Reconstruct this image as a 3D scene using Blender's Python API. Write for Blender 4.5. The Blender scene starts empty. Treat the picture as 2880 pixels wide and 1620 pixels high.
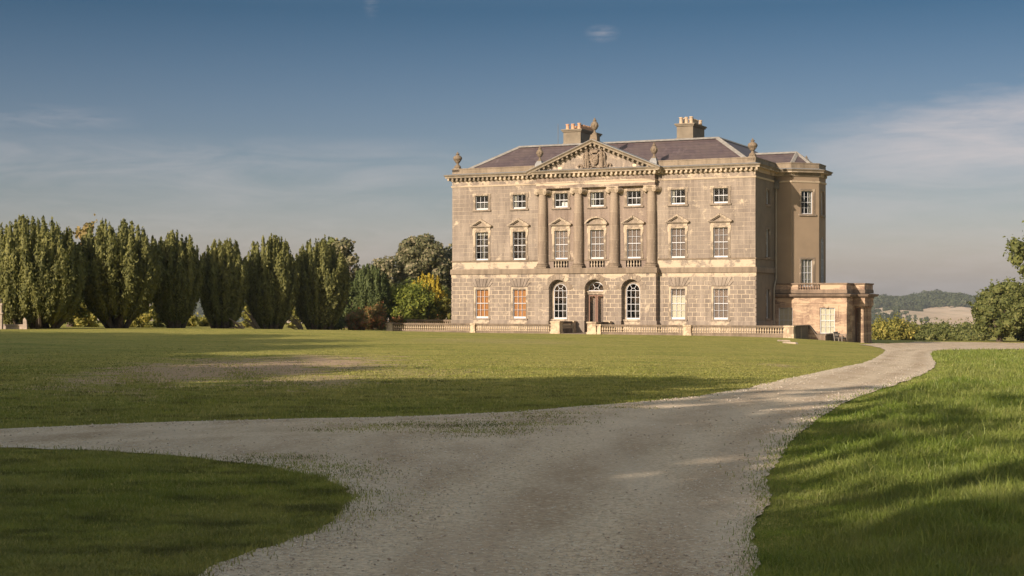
SKY_S, SUN_E, EXPO, HAZE_D = .15, 5.0, 0.44, 1.2e-4; CLOUD = (3.3, 2.95, 2.9)
import bpy, math, random
import numpy as np
from mathutils import Vector, Matrix, geometry
R = math.radians
random.seed(7); rng = np.random.default_rng(11)
scene = bpy.context.scene
COL = scene.collection
EYE = 2.8                      # eye height above the terrace level (z = 0)
SUN_AZ = math.atan2(-.623, -.782); SUN_EL = R(20)

# ------------------------------------------------------------------ tagging and linking
def tag(o, label=None, cat=None, group=None, kind=None):
    if label: o['label'] = label
    if cat: o['category'] = cat
    if group: o['group'] = group
    if kind: o['kind'] = kind
    return o
def empty(name, loc=(0, 0, 0), rz=0.0, parent=None):
    o = bpy.data.objects.new(name, None); COL.objects.link(o)
    o.location = loc; o.rotation_euler = (0, 0, rz); o.parent = parent
    o.empty_display_size = .3
    return o
def link(name, me, parent=None, loc=(0, 0, 0), rz=0.0):
    o = bpy.data.objects.new(name, me); COL.objects.link(o)
    o.parent = parent; o.location = loc; o.rotation_euler = (0, 0, rz)
    return o
def dup(o, parent=None, loc=None, rz=None):
    c = o.copy(); COL.objects.link(c); c.parent = parent
    for k in ('label', 'category'):
        if k in c and parent is not None: del c[k]
    if loc is not None: c.location = loc
    if rz is not None: c.rotation_euler = (0, 0, rz)
    for ch in list(o.children):
        g = ch.copy(); COL.objects.link(g); g.parent = c
        for ch2 in list(ch.children):
            q = ch2.copy(); COL.objects.link(q); q.parent = g
    return c

class MB:
    def __init__(s): s.v = []; s.f = []
    def quad(s, *p):
        n = len(s.v); s.v += [tuple(q) for q in p]; s.f.append(tuple(range(n, n + len(p))))
    def box(s, x0, x1, y0, y1, z0, z1, M=None):
        P = [(x0, y0, z0), (x1, y0, z0), (x1, y1, z0), (x0, y1, z0), (x0, y0, z1), (x1, y0, z1), (x1, y1, z1), (x0, y1, z1)]
        if M is not None: P = [tuple(M @ Vector(p)) for p in P]
        n = len(s.v); s.v += P
        s.f += [tuple(n + i for i in q) for q in ((0, 3, 2, 1), (4, 5, 6, 7), (0, 1, 5, 4), (1, 2, 6, 5), (2, 3, 7, 6), (3, 0, 4, 7))]
    def prism(s, poly, y0, y1, M=None):           # poly: list of (x,z); extruded along y
        n = len(s.v); k = len(poly)
        P = [(x, y0, z) for x, z in poly] + [(x, y1, z) for x, z in poly]
        if M is not None: P = [tuple(M @ Vector(p)) for p in P]
        s.v += P
        s.f.append(tuple(range(n, n + k))); s.f.append(tuple(range(n + 2 * k - 1, n + k - 1, -1)))
        for i in range(k): s.f.append((n + i, n + k + i, n + k + (i + 1) % k, n + (i + 1) % k))
    def flat(s, poly, z0, z1):                    # poly: list of (x,y); extruded along z
        n = len(s.v); k = len(poly)
        s.v += [(x, y, z0) for x, y in poly] + [(x, y, z1) for x, y in poly]
        s.f.append(tuple(range(n + k - 1, n - 1, -1))); s.f.append(tuple(range(n + k, n + 2 * k)))
        for i in range(k): s.f.append((n + i, n + (i + 1) % k, n + k + (i + 1) % k, n + k + i))
    def lathe(s, prof, cx=0, cy=0, z=0, seg=16, squash=1):
        n = len(s.v); k = len(prof)
        for j in range(seg):
            a = 2 * math.pi * j / seg
            for r, h in prof: s.v.append((cx + r * math.cos(a), cy + r * math.sin(a) * squash, z + h))
        for j in range(seg):
            j2 = (j + 1) % seg
            for i in range(k - 1): s.f.append((n + j * k + i, n + j2 * k + i, n + j2 * k + i + 1, n + j * k + i + 1))
        s.f.append(tuple(n + j * k + k - 1 for j in range(seg))); s.f.append(tuple(n + j * k for j in reversed(range(seg))))
    def tube(s, pts, rad, seg=6):
        pts = [Vector(p) for p in pts]; k = len(pts)
        if not hasattr(rad, '__len__'): rad = [rad] * k
        n = len(s.v); t0 = (pts[1] - pts[0]).normalized()
        up = Vector((0, 0, 1)) if abs(t0.z) < .9 else Vector((1, 0, 0))
        a = t0.cross(up).normalized()
        for i, p in enumerate(pts):
            t = (pts[min(i + 1, k - 1)] - pts[max(i - 1, 0)]).normalized()
            a = (a - t * a.dot(t)).normalized(); b = t.cross(a)
            for j in range(seg):
                w = 2 * math.pi * j / seg
                s.v.append(tuple(p + (a * math.cos(w) + b * math.sin(w)) * rad[i]))
        for i in range(k - 1):
            for j in range(seg):
                j2 = (j + 1) % seg
                s.f.append((n + i * seg + j, n + i * seg + j2, n + (i + 1) * seg + j2, n + (i + 1) * seg + j))
        s.f.append(tuple(n + j for j in reversed(range(seg)))); s.f.append(tuple(n + (k - 1) * seg + j for j in range(seg)))
    def ball(s, c, r, seg=10, rings=6):
        rx, ry, rz = r if hasattr(r, '__len__') else (r, r, r)
        n = len(s.v)
        for i in range(1, rings):
            th = math.pi * i / rings
            for j in range(seg):
                w = 2 * math.pi * j / seg
                s.v.append((c[0] + rx * math.sin(th) * math.cos(w), c[1] + ry * math.sin(th) * math.sin(w), c[2] + rz * math.cos(th)))
        s.v += [(c[0], c[1], c[2] + rz), (c[0], c[1], c[2] - rz)]
        T, B = len(s.v) - 2, len(s.v) - 1
        for j in range(seg):
            j2 = (j + 1) % seg
            s.f.append((T, n + j, n + j2)); s.f.append((B, n + (rings - 2) * seg + j2, n + (rings - 2) * seg + j))
            for i in range(rings - 2): s.f.append((n + i * seg + j, n + (i + 1) * seg + j, n + (i + 1) * seg + j2, n + i * seg + j2))
    def mesh(s, name, mat, smooth=False):
        me = bpy.data.meshes.new(name); me.from_pydata(s.v, [], s.f)
        me.materials.append(mat); me.validate()
        import bmesh
        b = bmesh.new(); b.from_mesh(me); bmesh.ops.recalc_face_normals(b, faces=b.faces); b.to_mesh(me); b.free()
        if smooth:
            me.polygons.foreach_set('use_smooth', [True] * len(me.polygons))
            try: me.set_sharp_from_angle(angle=R(38))
            except Exception: pass
        me.update(); return me
    def build(s, name, mat, parent=None, loc=(0, 0, 0), rz=0.0, smooth=False):
        return link(name, s.mesh(name, mat, smooth), parent, loc, rz)

def np_mesh(name, V, F, mat, smooth=False):
    me = bpy.data.meshes.new(name)
    V = np.asarray(V, np.float32); F = np.asarray(F, np.int32)
    me.vertices.add(len(V)); me.vertices.foreach_set('co', V.ravel())
    k = F.shape[1]; me.loops.add(F.size); me.loops.foreach_set('vertex_index', F.ravel())
    me.polygons.add(len(F)); me.polygons.foreach_set('loop_start', np.arange(0, F.size, k, dtype=np.int32))
    if smooth: me.polygons.foreach_set('use_smooth', np.ones(len(F), bool))
    me.materials.append(mat); me.update(calc_edges=True); me.validate()
    return me

# ------------------------------------------------------------------ materials
class NT:
    def __init__(s, name):
        s.m = bpy.data.materials.new(name); s.m.use_nodes = True; s.t = s.m.node_tree
        s.t.nodes.clear(); s.out = s.t.nodes.new('ShaderNodeOutputMaterial')
    def n(s, typ, **kw):
        nd = s.t.nodes.new('ShaderNode' + typ)
        for k, v in kw.items():
            if k.startswith('_'): setattr(nd, k[1:], v)
            else:
                key = k.replace('__', ' ')
                s.set(nd, key, v)
        return nd
    def set(s, nd, key, v):
        sock = nd.inputs[int(key[1:])] if key[0] == 'i' and key[1:].isdigit() else nd.inputs[key]
        if isinstance(v, bpy.types.NodeSocket): s.t.links.new(v, sock)
        else:
            if isinstance(v, tuple) and len(v) == 3 and sock.type == 'RGBA': v = (*v, 1)
            sock.default_value = v
    def math(s, op, a, b=0.0, clamp=False):
        nd = s.t.nodes.new('ShaderNodeMath'); nd.operation = op; nd.use_clamp = clamp
        s.set(nd, 'i0', a); s.set(nd, 'i1', b); return nd.outputs[0]
    def mix(s, fac, a, b, mode='MIX'):
        nd = s.t.nodes.new('ShaderNodeMix'); nd.data_type = 'RGBA'; nd.blend_type = mode
        s.set(nd, 'i0', fac); s.set(nd, 'i6', a if not isinstance(a, tuple) else (*a, 1)); s.set(nd, 'i7', b if not isinstance(b, tuple) else (*b, 1))
        return nd.outputs[2]
    def noise(s, vec, scale, detail=4, rough=.55, dist=0.0):
        nd = s.n('TexNoise', Scale=scale, Detail=float(detail), Roughness=rough, Distortion=dist)
        if vec is not None: s.set(nd, 'Vector', vec)
        return nd.outputs[0]
    def ramp(s, fac, stops):
        nd = s.t.nodes.new('ShaderNodeValToRGB'); e = nd.color_ramp.elements
        while len(e) < len(stops): e.new(.5)
        for i, (p, c) in enumerate(stops): e[i].position = p; e[i].color = (*c, 1) if isinstance(c, tuple) else (c, c, c, 1)
        s.set(nd, 'i0', fac); return nd.outputs[0]
    def obj(s): return s.n('TexCoord').outputs['Object']
    def geo(s): return s.n('NewGeometry')
    def mapv(s, vec, scale=(1, 1, 1), loc=(0, 0, 0), rot=(0, 0, 0)):
        nd = s.n('Mapping'); s.set(nd, 'Vector', vec); nd.inputs['Scale'].default_value = scale
        nd.inputs['Location'].default_value = loc; nd.inputs['Rotation'].default_value = rot
        return nd.outputs[0]
    def bump(s, h, strength=.5, dist=.02, normal=None):
        nd = s.n('Bump', Height=h, Strength=strength, Distance=dist)
        if normal is not None: s.set(nd, 'Normal', normal)
        return nd.outputs[0]
    def pbr(s, col, rough=.85, normal=None, spec=.3, **kw):
        nd = s.n('BsdfPrincipled', Roughness=rough); s.set(nd, 'Base Color', col)
        nd.inputs['Specular IOR Level'].default_value = spec
        if normal is not None: s.set(nd, 'Normal', normal)
        for k, v in kw.items(): s.set(nd, k.replace('__', ' '), v)
        s.t.links.new(nd.outputs[0], s.out.inputs[0]); return nd

def sep(N, v):
    nd = N.n('SeparateXYZ'); N.set(nd, 'Vector', v); return nd.outputs
def wallcoord(N):
    o = N.obj(); x = sep(N, o)
    c = N.n('CombineXYZ'); N.set(c, 'X', N.math('ADD', x[0], x[1])); N.set(c, 'Y', x[2])
    return o, c.outputs[0], x

TAUPE = (.226, .184, .151); TAUPE2 = (.300, .247, .199); CREAM = (.54, .437, .318)
def stone(name, taupe=TAUPE, taupe2=TAUPE2, cream=CREAM, thr=.62, scale=.55, bw=1.15, bh=.371, mortar=.012, mcol=None, joint=.6, bs=.5, vstretch=1.0, blockvar=.35, bands=(), z0=0.0):
    """weathered ashlar: dark patina over cream sandstone; cream shows where the noise passes thr, and in the z bands"""
    N = NT(name); o, wc, xyz = wallcoord(N)
    wc2 = N.mapv(wc, loc=(0, -z0, 0))
    br = N.n('TexBrick', Scale=1.0, **{'Brick__Width': bw, 'Row__Height': bh, 'Mortar__Size': mortar, 'Mortar__Smooth': .1})
    N.set(br, 'Vector', wc2); N.set(br, 'Color1', (0., 0., 0.)); N.set(br, 'Color2', (1., 1., 1.)); N.set(br, 'Mortar', (.5, .5, .5))
    bcol = sep(N, br.outputs['Color'])[0]; mfac = br.outputs['Fac']
    big = N.noise(o, .35, 3); n1 = N.noise(N.mapv(o, (1, 1, vstretch)), scale, 6, .62, .4); n2 = N.noise(o, 9, 5, .6)
    base = N.mix(N.ramp(big, [(.38, 0.), (.62, 1.)]), taupe, taupe2)
    base = N.mix(N.math('MULTIPLY', bcol, blockvar), base, N.mix(.5, taupe2, cream))
    base = N.mix(N.ramp(n2, [(.3, .35), (.7, 0.)]), base, tuple(q * .62 for q in taupe))
    dr = N.noise(N.mapv(o, (2.2, 2.2, .22)), 1.1, 5, .65); base = N.mix(N.ramp(dr, [(.46, 0.), (.66, .62)]), base, tuple(q * .58 for q in taupe)); base = N.mix(N.ramp(dr, [(.30, .35), (.44, 0.)]), base, tuple(q * 1.35 for q in taupe2))
    val = N.math('ADD', n1, N.math('MULTIPLY', N.math('SUBTRACT', n2, .5), .25))
    for (za, zb, amt) in bands:
        m1 = N.n('MapRange', **{'From__Min': za - .08, 'From__Max': za + .08}); N.set(m1, 'Value', xyz[2])
        m2 = N.n('MapRange', **{'From__Min': zb + .06, 'From__Max': zb - .06}); N.set(m2, 'Value', xyz[2])
        val = N.math('ADD', val, N.math('MULTIPLY', N.math('MULTIPLY', m1.outputs[0], m2.outputs[0]), amt))
    cm = N.ramp(val, [(thr - .05, 0.), (thr + .04, 1.)])
    ccol = N.mix(N.noise(o, 4, 4), cream, tuple(q * .78 for q in cream))
    col = N.mix(cm, base, ccol)
    jm = N.math('MULTIPLY', mfac, N.math('MULTIPLY', N.ramp(N.noise(o, .8, 3), [(.35, .25), (.6, 1.)]), joint))
    col = N.mix(jm, col, mcol or cream)
    h = N.math('ADD', N.math('MULTIPLY', mfac, -1.0), N.math('MULTIPLY', n2, .35))
    N.pbr(col, .9, N.bump(h, bs, .02), .15)
    return N.m

def plain(name, col, rough=.8, var=.15, scale=6, bump=.2, bdist=.01, spec=.3, metal=0.0):
    N = NT(name); o = N.obj(); n = N.noise(o, scale, 5)
    c = N.mix(N.ramp(n, [(.3, 0.), (.7, 1.)]), tuple(q * (1 - var) for q in col), tuple(min(1, q * (1 + var)) for q in col))
    N.pbr(c, rough, N.bump(n, bump, bdist), spec, Metallic=metal); return N.m

M = {}
M['upper'] = stone('ashlar_upper', thr=.655, scale=.9, joint=.55, mortar=.016, bands=((12.93, 13.5, .12), (5.5, 6.25, .18), (12.0, 12.9, .03)), blockvar=.30)
M['upper_bf'] = stone('ashlar_portico_wall', taupe=(.22, .168, .137), taupe2=(.275, .215, .172), thr=.66, scale=.8, joint=.3, bands=((11.9, 12.6, .2), (5.5, 6.3, .06)), blockvar=.08)
M['rustic'] = stone('rusticated_stone', thr=.66, scale=.9, bw=.705, bh=.3715, mortar=.028, joint=1.0, z0=1.06 - .3715 * 6, bs=1.0, bands=((4.72, 5.2, .19),), blockvar=.34)
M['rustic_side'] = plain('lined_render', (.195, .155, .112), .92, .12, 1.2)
M['plinth'] = stone('plinth_stone', thr=.70, joint=.3, bw=1.6, bh=1.2)
M['string'] = stone('string_course_stone', taupe=(.205, .158, .115), taupe2=(.24, .185, .135), thr=.76, joint=.2, bw=1.9, bh=2.)
M['trim'] = stone('window_trim_stone', taupe=(.265, .21, .155), thr=.535, scale=.9, bw=9., bh=9., joint=0., blockvar=0., bs=.2)
M['trim_dark'] = stone('window_sill_stone', taupe=(.235, .18, .13), thr=.62, scale=1.2, bw=9., bh=9., joint=0., blockvar=0., bs=.2)
M['frieze'] = stone('entablature_stone', taupe=(.215, .16, .125), thr=.61, scale=.5, bw=2., bh=.5, joint=.1, blockvar=.1, bands=((12.72, 13.06, .25),))
M['cornice'] = stone('cornice_stone', taupe=(.225, .185, .135), taupe2=(.28, .228, .165), thr=.72, bw=2., bh=5., joint=.1, blockvar=.1, bands=((13.38, 13.80, .22),))
M['capital'] = stone('capital_stone', taupe=(.30, .235, .17), taupe2=(.36, .285, .2), thr=.50, scale=2., bw=9., bh=9., joint=0., blockvar=0.)
M['column'] = stone('column_stone', taupe=(.26, .20, .15), taupe2=(.305, .24, .18), thr=.60, scale=.9, vstretch=.25, bw=20., bh=1.2, mortar=.015, joint=.5)
M['parapet'] = stone('parapet_stone', taupe=(.22, .175, .125), taupe2=(.255, .20, .145), thr=.80, joint=.2, bw=1.6, bh=.6)
M['urn'] = plain('weathered_urn_stone', (.19, .145, .10), .95, .3, 7, .6, .03)
M['carving'] = plain('carved_stone', (.235, .18, .13), .95, .3, 6, .8, .04)
M['render'] = plain('brown_render', (.265, .198, .134), .93, .08, .8, .1)
M['chimney'] = plain('chimney_render', (.20, .165, .12), .93, .16, 1.6, .3)
M['pot'] = plain('terracotta_pot', (.52, .31, .19), .8, .2, 4)
M['pot_buff'] = plain('buff_clay_pot', (.46, .35, .24), .8, .2, 4)
M['lead'] = plain('lead_sheet', (.25, .245, .235), .6, .15, 2.5)
M['ridge'] = plain('pale_ridge_mortar', (.25, .23, .205), .85, .25, 3)
M['bal'] = stone('balustrade_stone', taupe=(.34, .255, .18), taupe2=(.46, .35, .24), cream=(.60, .48, .33), thr=.48, scale=1.6, bw=2.5, bh=4., joint=.2, blockvar=.2)
M['rail'] = stone('balustrade_coping_stone', taupe=(.16, .125, .092), taupe2=(.22, .165, .12), thr=.76, scale=1.4, bw=1.4, bh=4., joint=.3, blockvar=.2)
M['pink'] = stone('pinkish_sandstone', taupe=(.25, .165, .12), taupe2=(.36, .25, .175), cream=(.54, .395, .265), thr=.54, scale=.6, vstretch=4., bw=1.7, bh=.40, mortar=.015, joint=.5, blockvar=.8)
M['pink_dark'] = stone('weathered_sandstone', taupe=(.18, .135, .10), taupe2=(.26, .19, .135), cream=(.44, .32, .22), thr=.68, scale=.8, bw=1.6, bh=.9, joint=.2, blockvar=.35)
M['white'] = plain('white_paint', (.80, .79, .76), .45, .03, 5, .02)
M['bars'] = plain('white_glazing_paint', (.54, .54, .55), .45, .04, 5, .02)
M['brownwood'] = plain('brown_door_paint', (.18, .095, .062), .5, .12, 3)
M['pipe'] = plain('cast_iron_pipe', (.16, .145, .12), .7, .2, 3)
M['room'] = plain('dark_room', (.075, .065, .055), .9, .25, .6)
M['blind_taupe'] = plain('taupe_blind', (.27, .205, .175), .85, .06, 1.5)
M['blind_white'] = plain('cream_blind', (.76, .68, .53), .85, .03, 1.5)
M['curtain'] = plain('pale_curtain', (.42, .39, .33), .85, .12, 4)
M['net'] = plain('grey_net_curtain', (.12, .115, .105), .9, .4, 3)
M['brass'] = plain('brass', (.7, .5, .2), .3, .05, 5, .0, metal=1.0)
M['bark'] = plain('tree_bark', (.105, .078, .055), .95, .35, 5, .8, .04)
M['paleback'] = plain('pale_dead_wood', (.30, .22, .15), .9, .3, 5, .6, .03)
M['benchwood'] = plain('weathered_teak', (.20, .17, .14), .8, .2, 6)
M['paving'] = stone('paving_flags', taupe=(.20, .16, .12), taupe2=(.23, .185, .14), thr=.9, bw=.9, bh=.6, joint=.0, blockvar=.15)
M['gravestone'] = plain('garden_pier_stone', (.36, .29, .23), .9, .25, 3, .5)

def mk_shutter():
    N = NT('orange_wood_shutter'); o = N.obj(); x = sep(N, o)
    w = N.noise(N.mapv(o, (14, 1, .35)), 1.0, 4, .6)
    c = N.mix(w, (.62, .29, .10), (.46, .19, .06))
    st = N.n('TexWave', Scale=1.1, Distortion=.4, **{'Detail': 1.0}); N.set(st, 'Vector', o)
    c = N.mix(N.ramp(st.outputs[1], [(.82, 0.), (.95, .45)]), c, (.24, .09, .03))
    N.pbr(c, .5, N.bump(w, .2, .01)); return N.m
M['shutter'] = mk_shutter()
def mk_glass():
    N = NT('window_glass')
    g = N.n('BsdfGlossy', Roughness=.03); N.set(g, 'Color', (.9, .93, .95))
    t = N.n('BsdfTransparent'); N.set(t, 'Color', (.86, .87, .86))
    fr = N.n('Fresnel', IOR=1.5)
    pass
    mx = N.n('MixShader'); N.set(mx, 'i0', N.math('ADD', N.math('MULTIPLY', fr.outputs[0], .28), .0, True))
    N.t.links.new(t.outputs[0], mx.inputs[1]); N.t.links.new(g.outputs[0], mx.inputs[2])
    N.t.links.new(mx.outputs[0], N.out.inputs[0]); return N.m
M['glass'] = mk_glass()
def mk_slate():
    N = NT('purple_slate'); o, wc, x = wallcoord(N)
    br = N.n('TexBrick', Scale=1.0, **{'Brick__Width': .5, 'Row__Height': .27, 'Mortar__Size': .022})
    N.set(br, 'Vector', wc); N.set(br, 'Color1', (.080, .057, .060)); N.set(br, 'Color2', (.105, .074, .074)); N.set(br, 'Mortar', (.05, .035, .035))
    n = N.noise(o, .8, 5); c = N.mix(N.ramp(n, [(.35, 0.), (.7, .6)]), br.outputs['Color'], (.125, .092, .078))
    st = N.noise(N.mapv(o, (1.2, .35, .25), rot=(0, 0, .0)), 1.6, 5, .6)
    c = N.mix(N.ramp(st, [(.60, 0.), (.72, .5)]), c, (.20, .155, .15))
    N.pbr(c, .6, N.bump(br.outputs['Fac'], -.5, .02), .4); return N.m
M['slate'] = mk_slate()

def leafmat(name, dark, light, alt=None, altamt=.2, scale=.5, trans=.35, rough=.65):
    N = NT(name); g = N.geo(); o = N.obj(); ri = g.outputs['Random Per Island']
    n = N.noise(o, scale, 3)
    c = N.mix(N.ramp(N.math('ADD', N.math('MULTIPLY', ri, .55), N.math('MULTIPLY', n, .55)), [(.25, 0.), (.8, 1.)]), dark, light)
    if alt: c = N.mix(N.ramp(N.math('ADD', N.math('MULTIPLY', N.math('FRACT', N.math('MULTIPLY', ri, 17.3)), .5), N.math('MULTIPLY', N.noise(o, scale * .7, 2), .5)), [(1 - altamt - .12, 0.), (1 - altamt, 1.)]), c, alt)
    d = N.n('BsdfPrincipled', Roughness=rough); N.set(d, 'Base Color', c); d.inputs['Specular IOR Level'].default_value = .25
    t = N.n('BsdfTranslucent'); N.set(t, 'Color', N.mix(.5, c, (.25, .30, .03)))
    mx = N.n('MixShader'); N.set(mx, 'i0', trans); N.t.links.new(d.outputs[0], mx.inputs[1]); N.t.links.new(t.outputs[0], mx.inputs[2])
    N.t.links.new(mx.outputs[0], N.out.inputs[0]); return N.m
M['yew'] = leafmat('yew_needles', (.066, .072, .020), (.200, .192, .056), None, scale=.8, trans=.18)
M['yew2'] = leafmat('dark_yew_needles', (.040, .058, .017), (.10, .12, .036), None, scale=.8, trans=.15)
M['gold'] = leafmat('golden_needles', (.28, .20, .022), (.55, .42, .05), None, scale=.8, trans=.2)
M['oak'] = leafmat('holm_oak_leaves', (.07, .075, .030), (.165, .155, .075), (.26, .22, .13), .32, scale=.45, trans=.15)
M['broad'] = leafmat('broad_leaves', (.07, .085, .024), (.18, .19, .055), (.25, .24, .08), .18, scale=.4, trans=.25)
M['bushg'] = leafmat('bright_bush_leaves', (.085, .11, .018), (.20, .225, .035), (.34, .33, .05), .25, scale=.5, trans=.3)
M['bushy'] = leafmat('yellowing_bush_leaves', (.12, .125, .026), (.28, .25, .055), (.42, .34, .08), .25, scale=.6, trans=.3)
M['bushr'] = leafmat('reddish_shrub_leaves', (.10, .085, .03), (.22, .16, .05), (.34, .12, .05), .30, scale=.7, trans=.25)
M['hedge'] = leafmat('hedge_leaves', (.070, .085, .024), (.165, .175, .050), (.25, .235, .08), .25, scale=.35, trans=.25)
M['autumn'] = leafmat('autumn_leaves', (.16, .12, .04), (.30, .22, .08), (.36, .22, .08), .2, scale=.6, trans=.25)
M['farwood'] = leafmat('distant_wood_leaves', (.030, .042, .016), (.075, .085, .034), (.10, .10, .05), .2, scale=.03, trans=.1)
# ------------------------------------------------------------------ terrain height (camera at the origin, +Y is the view direction)
FPX, CX, HY = 4270., 1440., 844.        # measured from the photograph: focal length in its pixels, image centre, horizon row
CP = np.array([(0, 0, 1.15), (0, 9, 1.15), (-6, 9, 1.16), (6, 9, 1.12), (-7, 19, 1.12), (6, 20, 1.07), (-14, 42, .98), (0, 40, .92), (14, 40, .72),
    (-20, 65, .88), (0, 62, .72), (18, 60, .30), (-27, 88, .82), (-8, 85, .62), (12, 85, .22), (26, 88, -.30), (-36, 112, .74), (-22, 112, .70), (-10, 115, .48),
    (-7, 124, .10), (-11, 134, .04), (-1, 128, .0), (8, 124, -.02), (16, 121, -.06), (22, 118, -.16), (27, 121, -.62), (29, 125, -.86), (26, 105, -.50), (36, 110, -.80), (34, 128, -.92),
    (45, 125, -1.05), (30, 145, -1.1), (50, 150, -1.25), (42, 175, -1.9), (68, 175, -1.95), (50, 205, -2.65), (80, 200, -2.7), (20, 205, -1.6), (20, 150, -.3), (0, 160, 0), (-20, 140, .3), (-40, 140, .6), (-60, 115, .9), (-60, 60, 1.3), (-40, 20, 1.3), (-40, -30, 1.3),
    (0, -40, 1.2), (30, -30, 1.0), (40, 20, .8), (45, 70, -.1), (60, 110, -.9)], float)
def tps(r): return np.where(r > 0, r * r * np.log(np.maximum(r, 1e-9)), 0)
_n = len(CP); _D = np.hypot(CP[:, None, 0] - CP[None, :, 0], CP[:, None, 1] - CP[None, :, 1]) / 50
_A = np.zeros((_n + 3, _n + 3)); _A[:_n, :_n] = tps(_D) + np.eye(_n) * 2e-3
_P = np.c_[np.ones(_n), CP[:, :2] / 50]; _A[:_n, _n:] = _P; _A[_n:, :_n] = _P.T
_W = np.linalg.solve(_A, np.r_[CP[:, 2], 0, 0, 0])
def sstep(a, b, x): t = np.clip((x - a) / (b - a), 0, 1); return t * t * (3 - 2 * t)
def hfun(X, Y):
    X = np.atleast_1d(np.asarray(X, float)); Y = np.atleast_1d(np.asarray(Y, float)); sh = X.shape
    x, y = X.ravel(), Y.ravel(); out = np.empty(len(x))
    for i in range(0, len(x), 20000):
        a, b = x[i:i + 20000], y[i:i + 20000]
        D = np.hypot(a[:, None] - CP[None, :, 0], b[:, None] - CP[None, :, 1]) / 50
        out[i:i + 20000] = tps(D) @ _W[:_n] + _W[_n] + _W[_n + 1] * a / 50 + _W[_n + 2] * b / 50
    r = np.hypot(x, y); near = 1 - sstep(212, 270, r)
    far = -2.9 - 29 * sstep(235, 800, r)                          # down to the lough
    az = np.degrees(np.arctan2(x, y))
    shore = 1830 + 60 * np.sin(az * .55 + 1) + 25 * np.sin(az * 1.7)
    hill = 16 * sstep(0, 330, r - shore) + 13 * sstep(250, 900, r - shore) + 5 * np.sin(az * .8 + 2.) * sstep(100, 600, r - shore) + 3.5 * np.sin(az * 2.3 + r * .006) * sstep(100, 500, r - shore)
    hill = np.where(y < 0, 0, hill)
    far = far + hill
    out = np.clip(out, -3, 2.5) * near + far * (1 - near)
    return out.reshape(sh)
def h1(x, y): return float(hfun([x], [y])[0])
def unproj(px, py):                     # photo pixel on the ground -> (X, Y); used once to take the measured outlines of drive and lawn
    Y = 30.
    lo, hi = 2., 400.
    f = lambda Y: (EYE - h1((px - CX) / FPX * Y, Y)) * FPX / Y - (py - HY)
    for _ in range(50):
        m = .5 * (lo + hi)
        if f(m) > 0: lo = m
        else: hi = m
    return ((px - CX) / FPX * m, m)

# ------------------------------------------------------------------ ground sheet
S = 1.118
def outline(pts): return [unproj(x * S, y * S) for x, y in pts]
L_island = outline([(420, 1530), (520, 1449), (600, 1400), (700, 1365), (800, 1330), (865, 1298), (893, 1258), (880, 1232), (820, 1207), (760, 1192), (680, 1177), (600, 1166), (500, 1154), (400, 1145), (200, 1134), (0, 1130), (-400, 1128)])
L_top = outline([(-400, 1092), (0, 1083), (120, 1077), (250, 1070), (500, 1062), (700, 1057), (900, 1053), (1050, 1050), (1150, 1045), (1300, 1037), (1400, 1030), (1500, 1022), (1650, 1009), (1750, 999), (1830, 988), (1880, 978), (1940, 964), (2000, 950), (2060, 938), (2120, 925), (2170, 915), (2200, 903), (2222, 890), (2228, 882), (2215, 876), (2190, 871)])
L_far = outline([(2160, 868), (2190, 866.5), (2240, 865), (2300, 861), (2400, 861.5), (2576, 864), (2900, 866)])
L_right = outline([(2900, 881), (2700, 880.5), (2576, 880), (2450, 880.5), (2380, 882), (2350, 886), (2343, 894), (2347, 904), (2354, 914), (2350, 926), (2325, 942), (2290, 956), (2240, 974), (2190, 989), (2140, 1008), (2100, 1028), (2060, 1055), (2020, 1085), (1985, 1120), (1955, 1160), (1935, 1210), (1925, 1260), (1915, 1310), (1900, 1370), (1890, 1449), (1885, 1540)])
def densify(pts, amp):
    out = []
    for i in range(len(pts) - 1):
        a, b = np.array(pts[i]), np.array(pts[i + 1]); d = np.hypot(*(b - a)); Y = (a[1] + b[1]) / 2
        n = max(1, int(d / max(.05, Y * .004)))
        nrm = np.array([-(b - a)[1], (b - a)[0]]) / max(d, 1e-6)
        for k in range(n):
            p = a + (b - a) * k / n
            j = amp * (.8 * math.sin(p[0] * 1.7 + p[1] * 1.3) + .5 * math.sin(p[0] * 4.3 - p[1] * 3.1) + .35 * math.sin(p[0] * 11. + p[1] * 9.) + random.uniform(-.2, .2)) * min(1, 25 / Y + .3)
            out.append(tuple(p + nrm * j))
    out.append(tuple(pts[-1])); return out
DRIVE = densify(L_island, .05) + densify(L_top, .04) + densify(L_far, .03) + densify(L_right, .035)
DP = np.array(DRIVE)
def in_poly(X, Y, P):
    X = np.asarray(X, float); Y = np.asarray(Y, float); r = np.zeros(X.shape, bool)
    x0, y0 = P[:, 0], P[:, 1]; x1, y1 = np.roll(x0, -1), np.roll(y0, -1)
    for a, b, c_, d in zip(x0, y0, x1, y1):
        if b == d: continue
        k = ((b > Y) != (d > Y)); r ^= k & (X < (c_ - a) * (Y - b) / (d - b) + a)
    return r
def dist_edge(X, Y, P):
    best = np.full(X.shape, 1e9)
    for i in range(len(P)):
        best = np.minimum(best, (X - P[i, 0]) ** 2 + (Y - P[i, 1]) ** 2)
    return np.sqrt(best)

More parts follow.
